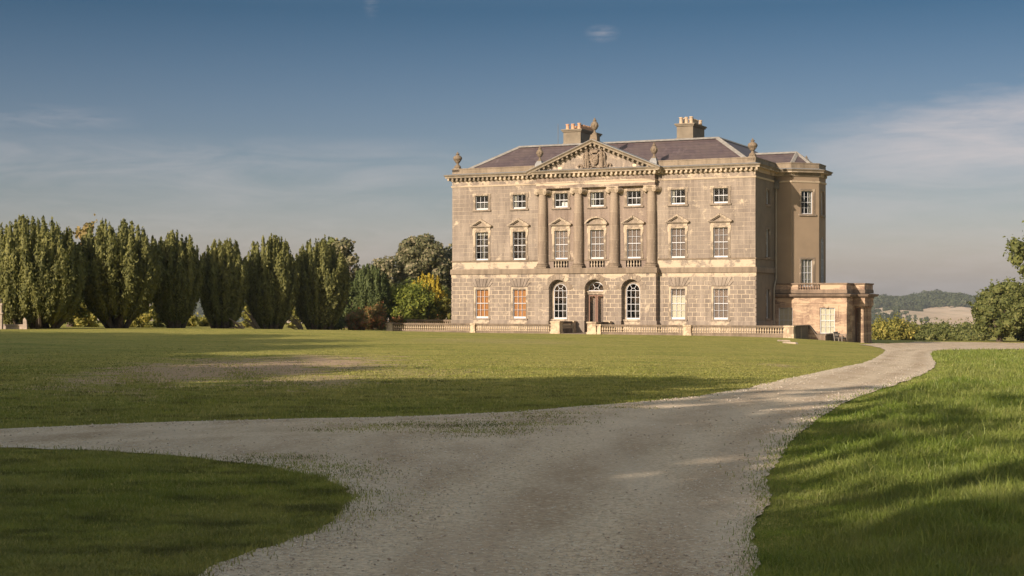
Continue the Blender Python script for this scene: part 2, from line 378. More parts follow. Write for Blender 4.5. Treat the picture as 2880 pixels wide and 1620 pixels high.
def cam_tri(N):     # nothing: kept out of materials on purpose
    return None
rs = [0.]; r = 1.2
while r < 5200: rs.append(r); r *= 1.035 if r < 300 else 1.05
th = np.r_[np.linspace(-180, -30, 26)[:-1], np.linspace(-30, 30, 121), np.linspace(30, 180, 26)[1:-1]]
TH, RR = np.meshgrid(np.radians(th), np.array(rs[1:]))
X = RR * np.sin(TH); Y = RR * np.cos(TH); Z = hfun(X, Y)
nt, nr = len(th), len(rs) - 1
V = np.c_[X.ravel(), Y.ravel(), Z.ravel()]; V = np.r_[V, [[0, 0, h1(0, 0)]]]
idx = np.arange(nt * nr).reshape(nr, nt); a = idx[:-1]; b = idx[1:]
F = np.stack([a, np.roll(a, -1, 1), np.roll(b, -1, 1), b], -1).reshape(-1, 4)
c0 = len(V) - 1; tri = np.stack([np.full(nt, c0), idx[0], np.roll(idx[0], -1), np.roll(idx[0], -1)], -1)

def mk_ground():
    N = NT('lawn_and_fields'); o = N.obj(); x = sep(N, o)
    fine = N.noise(N.mapv(o, (1, 1, 1)), 5, 6, .75); mid = N.noise(o, .9, 5, .6); bigv = N.noise(o, .12, 4)
    streak = N.noise(N.mapv(o, (.45, 1.3, 1), rot=(0, 0, R(12))), .55, 7, .68)
    g = N.mix(N.ramp(mid, [(.3, 0.), (.7, 1.)]), (.215, .215, .042), (.36, .325, .075))
    g = N.mix(N.ramp(streak, [(.42, 0.), (.62, .75)]), g, (.43, .345, .105)); g = N.mix(N.ramp(streak, [(.30, .6), (.44, 0.)]), g, (.13, .16, .03))
    g = N.mix(N.ramp(fine, [(.36, .85), (.54, 0.)]), g, (.10, .12, .022))
    g = N.mix(N.ramp(bigv, [(.45, 0.), (.7, .45)]), g, (.33, .285, .08))
    # worn straw-brown patch in the lawn
    def blob(cx, cy, rx, ry, rot=0.):
        v = N.mapv(o, (1 / rx, 1 / ry, 0.), loc=(-cx / rx, -cy / ry, 0)); ln = N.n('VectorMath', _operation='LENGTH'); N.set(ln, 'i0', v); return ln.outputs['Value']
    wn = N.noise(N.mapv(o, (.5, 1, 1)), 1.3, 6, .68)
    tot = None
    for b_ in BARE:
        m = N.ramp(N.math('ADD', blob(*b_[:4]), N.math('MULTIPLY', N.math('SUBTRACT', wn, .5), -4.2)), [(.55, b_[4]), (1.25, 0.)])
        tot = m if tot is None else N.math('MAXIMUM', tot, m)
    g = N.mix(tot, g, N.mix(fine, (.30, .20, .13), (.50, .36, .25)))
    # stubble fields beyond the lough
    r_ = N.n('VectorMath', _operation='LENGTH'); N.set(r_, 'i0', o); rad = r_.outputs['Value']
    fld = N.mix(N.ramp(N.noise(N.mapv(o, (1, .25, 1), rot=(0, 0, R(35))), .02, 4), [(.4, 0.), (.6, 1.)]), (.46, .34, .23), (.58, .45, .32))
    fld = N.mix(N.ramp(N.noise(N.mapv(o, (1, .12, 1), rot=(0, 0, R(20))), .05, 3), [(.48, 0.), (.58, .5)]), fld, (.34, .27, .17))
    fld = N.mix(N.ramp(N.noise(o, .004, 3), [(.58, 0.), (.64, .6)]), fld, (.26, .22, .10))
    mfar = N.n('MapRange', **{'From__Min': 600., 'From__Max': 1000.}); N.set(mfar, 'Value', rad)
    g = N.mix(mfar.outputs[0], g, fld)
    hgt = N.math('ADD', N.math('MULTIPLY', fine, .5), N.math('MULTIPLY', mid, 2.2))
    N.pbr(g, .95, N.bump(hgt, .9, .09), .1); return N.m
def ell(px, py, wpx, hpx, amt):
    a_ = unproj(px, py); return (a_[0], a_[1], wpx / FPX * a_[1], abs(unproj(px, py - hpx)[1] - unproj(px, py + hpx)[1]) / 2, amt)
BARE = [ell(860, 1024, 280, 28, .95), ell(620, 1038, 340, 44, .88), ell(860, 1072, 240, 24, .60), ell(1180, 1050, 240, 20, .30), ell(2185, 1027, 40, 5, .6), ell(1400, 960, 300, 8, .18)]
M['ground'] = mk_ground()
me = np_mesh('ground', V, np.r_[F, tri], M['ground'], True)
ground = tag(link('ground', me), kind='structure', label='lawn and rising ground running out to the fields beyond the lough')

# ------------------------------------------------------------------ gravel drive
def mk_gravel():
    N = NT('gravel'); o = N.obj()
    v1 = N.n('TexVoronoi', Scale=38., Randomness=1.0); N.set(v1, 'Vector', o); cell = sep(N, v1.outputs['Color'])[0]
    v2 = N.n('TexVoronoi', Scale=90., Randomness=1.0); N.set(v2, 'Vector', o)
    big = N.noise(o, .35, 5, .6); mid = N.noise(N.mapv(o, (1.6, .5, 1), rot=(0, 0, R(-28))), 1.1, 5, .65); fine = N.noise(o, 22, 4, .7)
    c = N.mix(N.ramp(mid, [(.38, 0.), (.62, 1.)]), (0.439, 0.322, 0.206), (0.632, 0.501, 0.346))
    c = N.mix(N.ramp(big, [(.38, .14), (.56, 0.)]), c, (0.363, 0.243, 0.151))
    def attr(nm): a_ = N.n('Attribute'); a_.attribute_name = nm; return a_.outputs['Fac']
    wob = N.math('MULTIPLY', N.math('SUBTRACT', N.noise(o, .35, 3), .5), .7)
    er, et, ei = attr('edge_right'), attr('edge_top'), attr('edge_island')
    def tr(d, c0, w): return N.ramp(N.math('DIVIDE', N.math('ABSOLUTE', N.math('SUBTRACT', N.math('ADD', d, wob), c0)), w), [(.3, 1.), (1., 0.)])
    pale = N.math('MAXIMUM', N.math('MAXIMUM', tr(er, 1.05, .42), tr(er, 2.55, .5)), N.math('MULTIPLY', N.math('MAXIMUM', tr(et, 1.0, .4), tr(et, 2.5, .4)), .7))
    c = N.mix(N.math('MULTIPLY', pale, N.ramp(fine, [(.35, .45), (.6, .95)])), c, (0.702, 0.560, 0.392))
    brown = N.math('MULTIPLY', N.math('MAXIMUM', tr(er, .55, .35), tr(er, 1.8, .4)), N.ramp(mid, [(.35, .05), (.65, .42)]))
    c = N.mix(brown, c, (0.351, 0.227, 0.137))
    verge = N.math('MAXIMUM', N.math('MAXIMUM', tr(er, .02, .40), tr(ei, .02, .55)), tr(et, .02, .3))
    c = N.mix(N.math('MULTIPLY', verge, N.ramp(N.noise(o, 6, 4, .7), [(.35, .1), (.6, .9)])), c, (0.679, 0.560, 0.419))
    c = N.mix(N.ramp(cell, [(.0, .50), (.4, 0.)]), c, (0.281, 0.211, 0.151))
    c = N.mix(N.ramp(cell, [(.80, .0), (1., .6)]), c, (0.720, 0.654, 0.511))
    c = N.mix(N.ramp(fine, [(.35, .4), (.55, 0.)]), c, (0.257, 0.190, 0.127))
    c = N.mix(N.ramp(N.noise(N.mapv(o, (.9, .22, 1), rot=(0, 0, R(-24))), 1.0, 4, .6), [(.40, .0), (.66, .45)]), c, (0.702, 0.581, 0.437))
    h = N.math('ADD', N.math('ADD', N.math('MULTIPLY', v1.outputs['Distance'], -1.0), N.math('MULTIPLY', v2.outputs['Distance'], -.4)), N.math('ADD', fine, N.math('MULTIPLY', mid, 3)))
    N.pbr(c, .95, N.bump(h, .8, .02), .15); return N.m
M['gravel'] = mk_gravel()
gp = []
for yy in np.geomspace(6.5, 200, 210):
    for xx in np.arange(-.75, .75, .012): gp.append((xx * yy, yy))
gp = np.array(gp); gp = gp[in_poly(gp[:, 0], gp[:, 1], DP)]
gp = gp[dist_edge(gp[:, 0], gp[:, 1], DP) > .06]
def cdt(boundary, interior):
    pts = [Vector(p) for p in boundary] + [Vector(p) for p in interior]; nb = len(boundary)
    r_ = geometry.delaunay_2d_cdt(pts, [], [list(range(nb))], 1, 1e-5)
    return np.array([tuple(p) for p in r_[0]]), [f_ for f_ in r_[2]]
vv_, ff_ = cdt(DRIVE, [tuple(p) for p in gp])
def rut(X, Y): return .012 * np.sin(X * 1.3 + Y * .5) + .008 * np.sin(X * 3.7 - Y * .9)
zz_ = hfun(vv_[:, 0], vv_[:, 1]) + .011 + .00028 * vv_[:, 1] + rut(vv_[:, 0], vv_[:, 1]) * .25
me = np_mesh('gravel_drive', np.c_[vv_, zz_], np.array([list(f_) for f_ in ff_ if len(f_) == 3]), M['gravel'], True)
def polydist(X, Y, pts):
    best = np.full(X.shape, 1e9)
    for (ax, ay), (bx_, by_) in zip(pts[:-1], pts[1:]):
        dx, dy = bx_ - ax, by_ - ay; t = np.clip(((X - ax) * dx + (Y - ay) * dy) / (dx * dx + dy * dy + 1e-9), 0, 1)
        best = np.minimum(best, np.hypot(X - ax - t * dx, Y - ay - t * dy))
    return best
for nm_, pl_ in (('edge_right', L_right), ('edge_top', L_top), ('edge_island', L_island)):
    at_ = me.attributes.new(nm_, 'FLOAT', 'POINT'); at_.data.foreach_set('value', polydist(vv_[:, 0], vv_[:, 1], pl_).astype(np.float32))
tag(link('gravel_drive', me), kind='structure', label='pale gravel drive forking in the foreground and curving to the porch')

def scatter_in_view(n, ymin, ymax, power, xmargin=1.15):
    """random ground points inside the view wedge, thinning with distance"""
    u_ = rng.random(n); p = 1 - power
    Y = (ymin ** p + u_ * (ymax ** p - ymin ** p)) ** (1 / p)
    X = (rng.random(n) * 2 - 1) * .337 * xmargin * Y; return X, Y

# loose stones lying on the drive: crushed stone, thick along the verges
def stones():
    X, Y = scatter_in_view(150000, 8.2, 60, 1.5)
    k = in_poly(X, Y, DP); X, Y = X[k], Y[k]
    d = dist_edge(X, Y, DP[::2]); nz = np.sin(X * 2.1 + 1) * np.sin(Y * .9) + np.sin(X * .7 - Y * 1.9)
    # centre wedge where the two tracks part is loose too
    wedge = np.exp(-((X + 1.2 - (Y - 14) * .16) / .8) ** 2) * (Y > 10) * (Y < 24)
    pr = np.clip(np.exp(-d / .38) * 1.15 + .10 + .07 * nz + .6 * wedge, 0, 1)
    k = rng.random(len(X)) < pr; X, Y = X[k], Y[k]; n = len(X)
    s = (.005 + .011 * rng.random(n) ** 2.8) * np.clip(Y / 16, .8, 1.6)
    base = np.array([(1, 0, 0), (0, 1, 0), (-1, 0, 0), (0, -1, 0), (0, 0, 1), (.0, .0, -.4)], float)
    F0 = np.array([(0, 1, 4), (1, 2, 4), (2, 3, 4), (3, 0, 4), (1, 0, 5), (2, 1, 5), (3, 2, 5), (0, 3, 5)])
    P = base[None] * (1 + .5 * (rng.random((n, 6, 1)) - .5)) * s[:, None, None] * np.array([1.2, .9, .6])
    a_ = rng.random(n) * 6.28; ca, sa = np.cos(a_)[:, None], np.sin(a_)[:, None]
    Q = np.stack([P[..., 0] * ca - P[..., 1] * sa + X[:, None], P[..., 0] * sa + P[..., 1] * ca + Y[:, None], P[..., 2] + (hfun(X, Y) + .014 + .0003 * Y)[:, None]], -1)
    N = NT('loose_stone'); ri = N.geo().outputs['Random Per Island']
    N.pbr(N.ramp(ri, [(0., (.26, .20, .15)), (.35, (.50, .42, .33)), (.75, (.60, .52, .42)), (1., (.74, .68, .58))]), .9)
    me = np_mesh('loose_gravel', Q.reshape(-1, 3), (F0[None] + 6 * np.arange(n)[:, None, None]).reshape(-1, 3), N.m)
    tag(link('loose_gravel', me), 'loose grey crushed stones strewn along the drive and its verges', 'gravel', kind='stuff')
stones()

# ------------------------------------------------------------------ grass
def blades(name, X, Y, H, W, mat, lean=.5, lift=False):
    n = len(X); a_ = rng.random(n) * 6.28; l = H * lean * (rng.random(n) * .9 + .1); la = rng.random(n) * 6.28
    z = hfun(X, Y) - .004 + (.026 * in_poly(X, Y, DP) if lift else 0); dx, dy = np.cos(a_) * W / 2, np.sin(a_) * W / 2
    mx, my = np.cos(la) * l, np.sin(la) * l
    V = np.empty((n, 5, 3))
    V[:, 0] = np.c_[X - dx, Y - dy, z]; V[:, 1] = np.c_[X + dx, Y + dy, z]
    V[:, 2] = np.c_[X + dx * .7 + mx * .35, Y + dy * .7 + my * .35, z + H * .6]; V[:, 3] = np.c_[X - dx * .7 + mx * .35, Y - dy * .7 + my * .35, z + H * .6]
    V[:, 4] = np.c_[X + mx, Y + my, z + H * (1 - .25 * lean)]
    F = (np.array([(0, 1, 2), (0, 2, 3), (3, 2, 4)])[None] + 5 * np.arange(n)[:, None, None]).reshape(-1, 3)
    return np_mesh(name, V.reshape(-1, 3), F, mat)
def grassmat(name, dark, light, dry, dryamt, scale=1.2, thatch=.5):
    N = NT(name); g = N.geo(); ri = g.outputs['Random Per Island']; o = N.obj(); n = N.noise(o, scale, 4)
    c = N.mix(N.ramp(N.math('ADD', N.math('MULTIPLY', ri, .4), N.math('MULTIPLY', n, .7)), [(.25, 0.), (.8, 1.)]), dark, light)
    c = N.mix(N.ramp(N.math('FRACT', N.math('MULTIPLY', ri, 31.7)), [(1 - dryamt - .03, 0.), (1 - dryamt, .8)]), c, dry)
    c = N.mix(N.ramp(N.noise(o, .35, 4, .6), [(.35, 0.), (.62, .55)]), c, dry)
    c = N.mix(N.ramp(N.noise(N.mapv(o, (.7, 1.3, 0)), 1.2, 6, .72), [(.48, 0.), (.62, thatch)]), c, (.050, .044, .020)); c = N.mix(N.ramp(N.noise(N.mapv(o, (.8, 1.2, 0), loc=(5, 9, 0)), 1.6, 6, .72), [(.52, 0.), (.66, .55)]), c, tuple(q * 1.5 for q in light))
    d = N.n('BsdfPrincipled', Roughness=.5); N.set(d, 'Base Color', c); d.inputs['Specular IOR Level'].default_value = .3
    t = N.n('BsdfTranslucent'); N.set(t, 'Color', N.mix(.4, c, (.2, .26, .03)))
    mx = N.n('MixShader'); N.set(mx, 'i0', .35); N.t.links.new(d.outputs[0], mx.inputs[1]); N.t.links.new(t.outputs[0], mx.inputs[2])
    N.t.links.new(mx.outputs[0], N.out.inputs[0]); return N.m
M['grass_lush'] = grassmat('lush_grass', (.065, .115, .013), (.185, .245, .035), (.34, .33, .11), .05, thatch=.4)
M['grass_lawn'] = grassmat('mown_grass', (.095, .135, .022), (.275, .285, .058), (.42, .37, .13), .10, thatch=.75)
RIDGE = np.array(L_right)
def grass():
    X, Y = scatter_in_view(1150000, 8., 125, 1.8)
    ins = in_poly(X, Y, DP); k = ~ins; ki = np.where(ins & (Y < 40))[0]; dd = dist_edge(X[ki], Y[ki], DP[::2]); k[ki[rng.random(len(ki)) < np.exp(-dd / np.where(X[ki] > 2, .10, .05)) * .35]] = True
    X, Y = X[k], Y[k]
    right = X > np.interp(Y, np.array([p[1] for p in L_right][::-1]), np.array([p[0] for p in L_right][::-1])) - .3
    clump = .5 + .25 * np.sin(X * 1.9 + np.sin(Y * .8) * 2) * np.sin(Y * 1.1 + np.sin(X * .7) * 2) + .25 * np.sin(X * 5.3 + 2 * np.sin(Y * 2.1)) * np.sin(Y * 3.7 + 2 * np.sin(X * 1.7))
    e = np.full(len(X), 9.)
    nearm = Y < 60
    e[nearm] = dist_edge(X[nearm], Y[nearm], DP[::2])
    # right: long lush grass
    k = right; x, y, c_, ee = X[k], Y[k], clump[k], e[k]; f = np.clip(y / 12, .8, 8)
    H = (.035 + .13 * c_ ** 1.5 + .07 * rng.random(len(x)) ** 2) * np.clip(ee / 1.1, .22, 1) * np.clip(f, 1, 1.5); W = .0055 * f * (1 + .4 * rng.random(len(x)))
    # a wheel rut runs through the long grass beside the drive
    tall = rng.random(len(x)) < .035 * (y < 45)
    H = np.where(tall, H * 1.5 + .05 * rng.random(len(x)), H)
    me = blades('long_grass', x, y, H, W, M['grass_lush'], .7, True)
    tag(link('long_grass', me), 'long lush green grass on the verge right of the drive', 'grass', kind='stuff')
    k = ~right & (rng.random(len(X)) < .8 * (1 - .88 * sstep(28, 70, Y))); x, y, c_, ee = X[k], Y[k], clump[k], e[k]; f = np.clip(y / 12, .8, 9)
    # bare patch stays thin
    bare = np.zeros(len(x))
    for b_ in BARE[:4]: bare = np.maximum(bare, b_[4] * np.exp(-(((x - b_[0]) / b_[2]) ** 2 + ((y - b_[1]) / b_[3]) ** 2) ** 1.6) * (.75 + .35 * np.sin(x * 2.3 + y * .7)))
    k2 = rng.random(len(x)) > np.minimum(bare * 1.2, .80); x, y, c_, ee, f = x[k2], y[k2], c_[k2], ee[k2], f[k2]
    H = (.014 + .048 * c_ ** 1.4 + .026 * rng.random(len(x))) * (1 - .45 * sstep(20, 60, y)); W = .005 * np.clip(f, 1, 5) * (1 + .4 * rng.random(len(x)))
    me = blades('lawn_grass', x, y, H, W, M['grass_lawn'], .8, True)
    tag(link('lawn_grass', me), 'short mown grass blades of the lawn and the grass island left of the drive', 'grass', kind='stuff')
grass()
def weeds():
    """grass seeding itself in the gravel where the drive forks, and scattered tufts along the island edge"""
    cl = []
    def add(px, py, w, h, n):
        for _ in range(n):
            q = unproj(px + rng.normal() * w, py + rng.normal() * h); cl.append((q[0], q[1], .05 + .10 * rng.random()))
    add(1290, 1209, 120, 9, 46); add(1340, 1220, 70, 7, 26); add(1150, 1203, 110, 5, 24); add(1550, 1172, 60, 6, 20); add(1440, 1195, 80, 8, 30); add(980, 1212, 60, 6, 14); add(1720, 1148, 40, 4, 8)
    add(840, 1320, 70, 14, 40); add(960, 1340, 40, 18, 22); add(990, 1400, 22, 16, 18); add(780, 1295, 90, 8, 18); add(1010, 1440, 18, 18, 10); add(900, 1480, 50, 25, 12)
    
    Xs, Ys = [], []
    for x, y, r_ in cl:
        m = int(26 * r_ / .1); Xs.append(x + rng.normal(size=m) * r_ * 2.2); Ys.append(y + rng.normal(size=m) * r_ * 1.0)
    X = np.concatenate(Xs); Y = np.concatenate(Ys); f = np.clip(Y / 12, .8, 4)
    me = blades('weed_tufts', X, Y, (.012 + .018 * rng.random(len(X))), .006 * f, M['grass_lawn'], .9)
    o = tag(link('weed_tufts', me), 'low grass tufts growing through the gravel where the drive forks', 'weeds', kind='stuff'); o.location.z = .03
weeds()

# ------------------------------------------------------------------ lough
def mk_water():
    N = NT('lough_water'); o = N.obj()
    N.pbr(N.mix(N.noise(N.mapv(o, (.2, 1, 1)), .02, 4), (.10, .14, .19), (.16, .20, .25)), .25, N.bump(N.noise(o, .3, 4), .3, .2), .5); return N.m
b_ = MB(); b_.quad((-2500, 500, -30), (2500, 500, -30), (2500, 2300, -30), (-2500, 2300, -30))
tag(b_.build('lough_water', mk_water()), kind='structure', label='strip of blue lough water below the far hill')
# ------------------------------------------------------------------ the house (local frame: x along the front, y into the house, z up from the terrace)
HC, HS = .9075, .4201; HX0, HY0 = -5.378, 136.7; HROT = -math.atan2(HS, HC)
house = tag(empty('country_house', (HX0, HY0, 0), HROT), 'grey-brown stone Palladian mansion with pediment and four columns, slate roof and side porch', 'country house')
def W2(u, v): return (HX0 + u * HC + v * HS, HY0 - u * HS + v * HC)
HP = house

def wall(mb, a0, a1, z0, z1, ops, frame, back=None):
    """wall in plane frame=(ox,oy,theta); ops = (centre, width, zbottom, ztop, arch, reveal depth)"""
    ox, oy, t = frame; ct, st = math.cos(t), math.sin(t)
    def P(a, y, z): return (ox + a * ct - y * st, oy + a * st + y * ct, z)
    xs = {a0, a1}; zs = {z0, z1}
    for c, w, b, tp, ar, d in ops: xs |= {c - w / 2, c + w / 2}; zs |= {b, tp}
    xs = sorted(x for x in xs if a0 <= x <= a1); zs = sorted(z for z in zs if z0 <= z <= z1)
    for i in range(len(xs) - 1):
        for j in range(len(zs) - 1):
            mx, mz = (xs[i] + xs[i + 1]) / 2, (zs[j] + zs[j + 1]) / 2
            if any(abs(mx - c) < w / 2 and b < mz < tp for c, w, b, tp, ar, d in ops): continue
            mb.quad(P(xs[i], 0, zs[j]), P(xs[i + 1], 0, zs[j]), P(xs[i + 1], 0, zs[j + 1]), P(xs[i], 0, zs[j + 1]))
    for c, w, b, tp, ar, d in ops:
        L_, R_ = c - w / 2, c + w / 2
        if ar:
            r = w / 2; zc = tp - r; K = 16
            pts = [(c - r * math.cos(math.pi * k / K), zc + r * math.sin(math.pi * k / K)) for k in range(K + 1)]
            for k in range(K):
                p, q = pts[k], pts[k + 1]
                mb.quad(P(p[0], 0, p[1]), P(q[0], 0, q[1]), P(q[0], 0, tp), P(p[0], 0, tp))
            path = [(L_, b)] + pts + [(R_, b)]
        else: path = [(L_, b), (L_, tp), (R_, tp), (R_, b)]
        path = path + [path[0]]
        for p, q in zip(path[:-1], path[1:]):
            if p != q: mb.quad(P(p[0], 0, p[1]), P(p[0], d, p[1]), P(q[0], d, q[1]), P(q[0], 0, q[1]))
def sweep(mb, path, prof, closed=True):
    """profile points (out, z) swept with mitres along a plan path; outward is to the right of travel"""
    n = len(path); rings = []
    for i in range(n):
        p = Vector(path[i]).to_2d() if False else Vector((path[i][0], path[i][1]))
        a = Vector(path[i - 1][:2]) if (i > 0 or closed) else None; c = Vector(path[(i + 1) % n][:2]) if (i < n - 1 or closed) else None
        d1 = (p - a).normalized() if a is not None else (c - p).normalized(); d2 = (c - p).normalized() if c is not None else d1
        n1, n2 = Vector((d1.y, -d1.x)), Vector((d2.y, -d2.x)); m = n1 + n2; m = m / max(m.dot(n1), .2)
        s0 = len(mb.v); mb.v += [(p.x + m.x * o, p.y + m.y * o, z) for o, z in prof]; rings.append(s0)
    k = len(prof)
    for i in range(n if closed else n - 1):
        s0, s1 = rings[i], rings[(i + 1) % n]
        for j in range(k): mb.f.append((s0 + j, s1 + j, s1 + (j + 1) % k, s0 + (j + 1) % k))
    if not closed:
        mb.f.append(tuple(rings[0] + j for j in range(k))); mb.f.append(tuple(rings[-1] + j for j in reversed(range(k))))

BAY = [(28, 6.27), (29.38, 6.27), (31.32, 8.21), (31.32, 10.7), (29.38, 12.64), (28, 12.64)]
BACK = 19.
TOPPATH = [(0, BACK), (0, 0), (8.55, 0), (8.55, -.62), (19.45, -.62), (19.45, 0), (28, 0)] + BAY + [(28, BACK)]
# --- window opening schedule: (centre u, width, bottom, top, arch, depth)
WD = .26; OW = 1.27
side_b = [2.96, 6.63, 21.31, 25.03]; mid_b = [10.64, 14.0, 17.36]
top_ops = [(c, OW, 10.86, 12.11, False, WD) for c in side_b + mid_b]; midl = [(c, OW, 6.36, 8.85, False, WD) for c in side_b + mid_b]
m = MB(); wall(m, 0, 28, 5.55, 13.99, [o for o in top_ops + midl if o[0] in side_b] + [(14, 10.9, 5.56, 13.98, False, .001)], (0, 0, 0))
m.build('upper_wall', M['upper'], HP)
m = MB(); wall(m, 8.55, 19.45, 5.56, 12.5, [o for o in top_ops + midl if o[0] in mid_b] + [(c, 1.4, 5.64, 6.2, False, .22) for c in mid_b], (0, .001, 0))
m.build('portico_wall', M['upper_bf'], HP)
gr_ops = [(c, 1.62, 1.18, 3.97, False, .05) for c in side_b]
GS = .04
m = MB(); wall(m, 0, 8.4, 1.06, 5.1, gr_ops[:2], (0, -GS, 0)); wall(m, 19.6, 28, 1.06, 5.1, gr_ops[2:], (0, -GS, 0))
arch_ops = [(c, 1.72, 1.0, 4.57, True, .55) for c in mid_b]; arch_ops[1] = (14.0, 1.72, .0, 4.57, True, .55)
BV = -.7
wall(m, 8.4, 19.6, 0.0, 5.1, [(c, 1.72, .0, 4.57, True, .55) for c in mid_b], (0, BV, 0))
for u_ in (8.4, 19.6): m.quad((u_, BV, 0), (u_, -GS, 0), (u_, -GS, 5.1), (u_, BV, 5.1))
# quoins wrapping the corner of the shaded side: alternate blocks
for k in range(11):
    z_ = 1.06 + k * .3715
    m.box(27.995, 28.035 + GS, -GS + .0, .30 if k % 2 else .16, z_ + .03, z_ + .34)
    m.box(-.035 - GS, .005, -GS, .30 if k % 2 else .16, z_ + .03, z_ + .34)
m.build('rusticated_wall', M['rustic'], HP)
# backs of the arched recesses
for i, c in enumerate(mid_b):
    m = MB(); bt = 4.20
    if i == 1: wall(m, c - .86, c + .86, 0, 4.57, [(c, 1.5, .05, 4.36, True, .12)], (0, BV + .55, 0))
    else: wall(m, c - .86, c + .86, 0, 4.57, [(c, 1.22, 1.16, 4.22, True, .12)], (0, BV + .55, 0))
    o = m.build('arched_recess', M['trim'], HP)
# side walls, back wall
sd = [(3.8, 1.0, 10.9, 12.1, False, .3), (3.8, 1.0, 6.45, 8.8, False, .3), (3.8, 1.0, 1.25, 3.7, False, .3)]
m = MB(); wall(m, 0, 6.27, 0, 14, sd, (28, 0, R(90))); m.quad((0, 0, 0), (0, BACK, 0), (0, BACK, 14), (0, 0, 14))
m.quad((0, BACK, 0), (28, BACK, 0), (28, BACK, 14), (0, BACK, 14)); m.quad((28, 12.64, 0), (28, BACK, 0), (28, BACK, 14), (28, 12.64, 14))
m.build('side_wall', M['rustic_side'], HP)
m = MB(); A_, B_ = BAY[1], BAY[2]; bw = math.hypot(B_[0] - A_[0], B_[1] - A_[1])
bay_ops = [(1.56, 1.16, 10.2, 12.2, False, .22), (1.56, 1.16, 3.95, 6.32, False, .22)]
m.quad((28, 6.27, -1), (29.38, 6.27, -1), (29.38, 6.27, 14), (28, 6.27, 14)); wall(m, 0, bw, -1, 14, bay_ops, (A_[0], A_[1], R(45)))
bay_c = [(1.25, 1.0, 10.2, 12.2, False, .22), (1.25, 1.0, 4.0, 8.3, True, .22)]
wall(m, 0, 2.49, -1, 14, bay_c, (31.32, 8.21, R(90))); m.quad((31.32, 10.7, -1), (29.38, 12.64, -1), (29.38, 12.64, 14), (31.32, 10.7, 14)); m.quad((29.38, 12.64, -1), (28, 12.64, -1), (28, 12.64, 14), (29.38, 12.64, 14))
m.build('bay_wall', M['render'], HP)
# plinth, string course, sill course
GP = [(0, BACK), (0, -GS), (8.4, -GS), (8.4, BV), (9.74, BV)]
def strip(name, mat, path, prof, closed=False):
    m = MB(); sweep(m, path, prof, closed); return m.build(name, mat, HP)
bp = [(-.3, 0), (.1, 0), (.1, 1.0), (.06, 1.06), (-.3, 1.06)]
m = MB(); sweep(m, [(0, BACK), (0, 0), (8.4, 0), (8.4, BV), (9.78, BV)], bp, False); sweep(m, [(11.5, BV), (13.14, BV)], bp, False); sweep(m, [(14.86, BV), (16.5, BV)], bp, False)
sweep(m, [(18.22, BV), (19.6, BV), (19.6, 0), (28, 0), (28, 6.27)], bp, False); m.build('plinth', M['plinth'], HP)
sp = [(-.3, 5.1), (.14, 5.1), (.14, 5.46), (.10, 5.55), (-.3, 5.55)]
strip('string_course', M['string'], [(0, BACK), (0, 0), (8.4, 0), (8.4, BV), (19.6, BV), (19.6, 0), (28, 0), (28, 6.27)], sp)
m = MB(); cp = [(-.2, 6.2), (.07, 6.2), (.10, 6.33), (-.2, 6.33)]
sweep(m, [(0, 5.), (0, 0), (8.5, 0)], cp, False); sweep(m, [(19.5, 0), (28, 0), (28, 6.27)], cp, False)
for a_, c_ in ((9.5, 11.8), (12.86, 15.14), (16.2, 18.5)): sweep(m, [(a_, 0), (c_, 0)], cp, False)
m.build('sill_course', M['string'], HP)
# entablature over the wall, then the deeper one carried by the columns
ap = [(-.2, 12.90), (.05, 12.90), (.09, 13.0), (.09, 13.04), (-.2, 13.04)]
for pth in ([(0, 5.), (0, 0), (8.5, 0)], [(19.5, 0), (28, 0)] + BAY[:4]): m = MB(); sweep(m, pth, ap, False); m.build('architrave_moulding', M['frieze'], HP)
m = MB()
m.box(8.55, 19.45, -.58, .05, 12.50, 12.74); m.box(8.52, 19.48, -.61, .05, 12.743, 12.96); m.box(8.46, 19.54, -.67, .05, 12.963, 13.04); m.box(8.55, 19.45, -.60, .05, 13.043, 13.46)
for k in range(25):                              # bosses fixed along the frieze
    m.ball((9.0 + k * .416, -.60, 13.20), (.045, .05, .045), 8, 4)
m.build('portico_entablature', M['frieze'], HP)
m = MB()
prof = [(-.25, 13.43), (.08, 13.43), (.10, 13.50), (.50, 13.74), (.56, 13.74), (.56, 13.86), (.66, 13.95), (.66, 13.99), (-.25, 13.99)]
prof = [(-.25, 13.43), (.08, 13.43), (.11, 13.49), (.11, 13.735), (.48, 13.735), (.48, 13.85), (.59, 13.95), (.59, 13.99), (-.25, 13.99)]
sweep(m, TOPPATH, prof)
def modil(p, q, n, z0=13.50, z1=13.73):
    d = Vector((q[0] - p[0], q[1] - p[1])); L_ = d.length; d.normalize(); ang = math.atan2(d.y, d.x)
    for k in range(n):
        c = Vector(p) + d * (L_ * (k + .5) / n)
        m.box(-.085, .085, -.41, -.10, z0, z1, Matrix.Translation((c.x, c.y, 0)) @ Matrix.Rotation(ang, 4, 'Z'))
modil((-.42, 0), (8.2, 0), 20); modil((8.2, -.62), (19.8, -.62), 27); modil((19.8, 0), (28.42, 0), 20)
m.build('cornice', M['cornice'], HP)
strip('lead_flashing', M['lead'], TOPPATH, [(.55, 13.992), (.58, 14.01), (.0, 14.14), (-.05, 13.992)], True)
pp = [(-.38, 13.9), (.0, 13.9), (.0, 14.50), (.035, 14.52), (.035, 14.60), (-.41, 14.60), (-.38, 14.5)]
strip('parapet', M['parapet'], [(0, BACK), (0, 0), (28, 0)] + BAY + [(28, BACK)], pp, True)

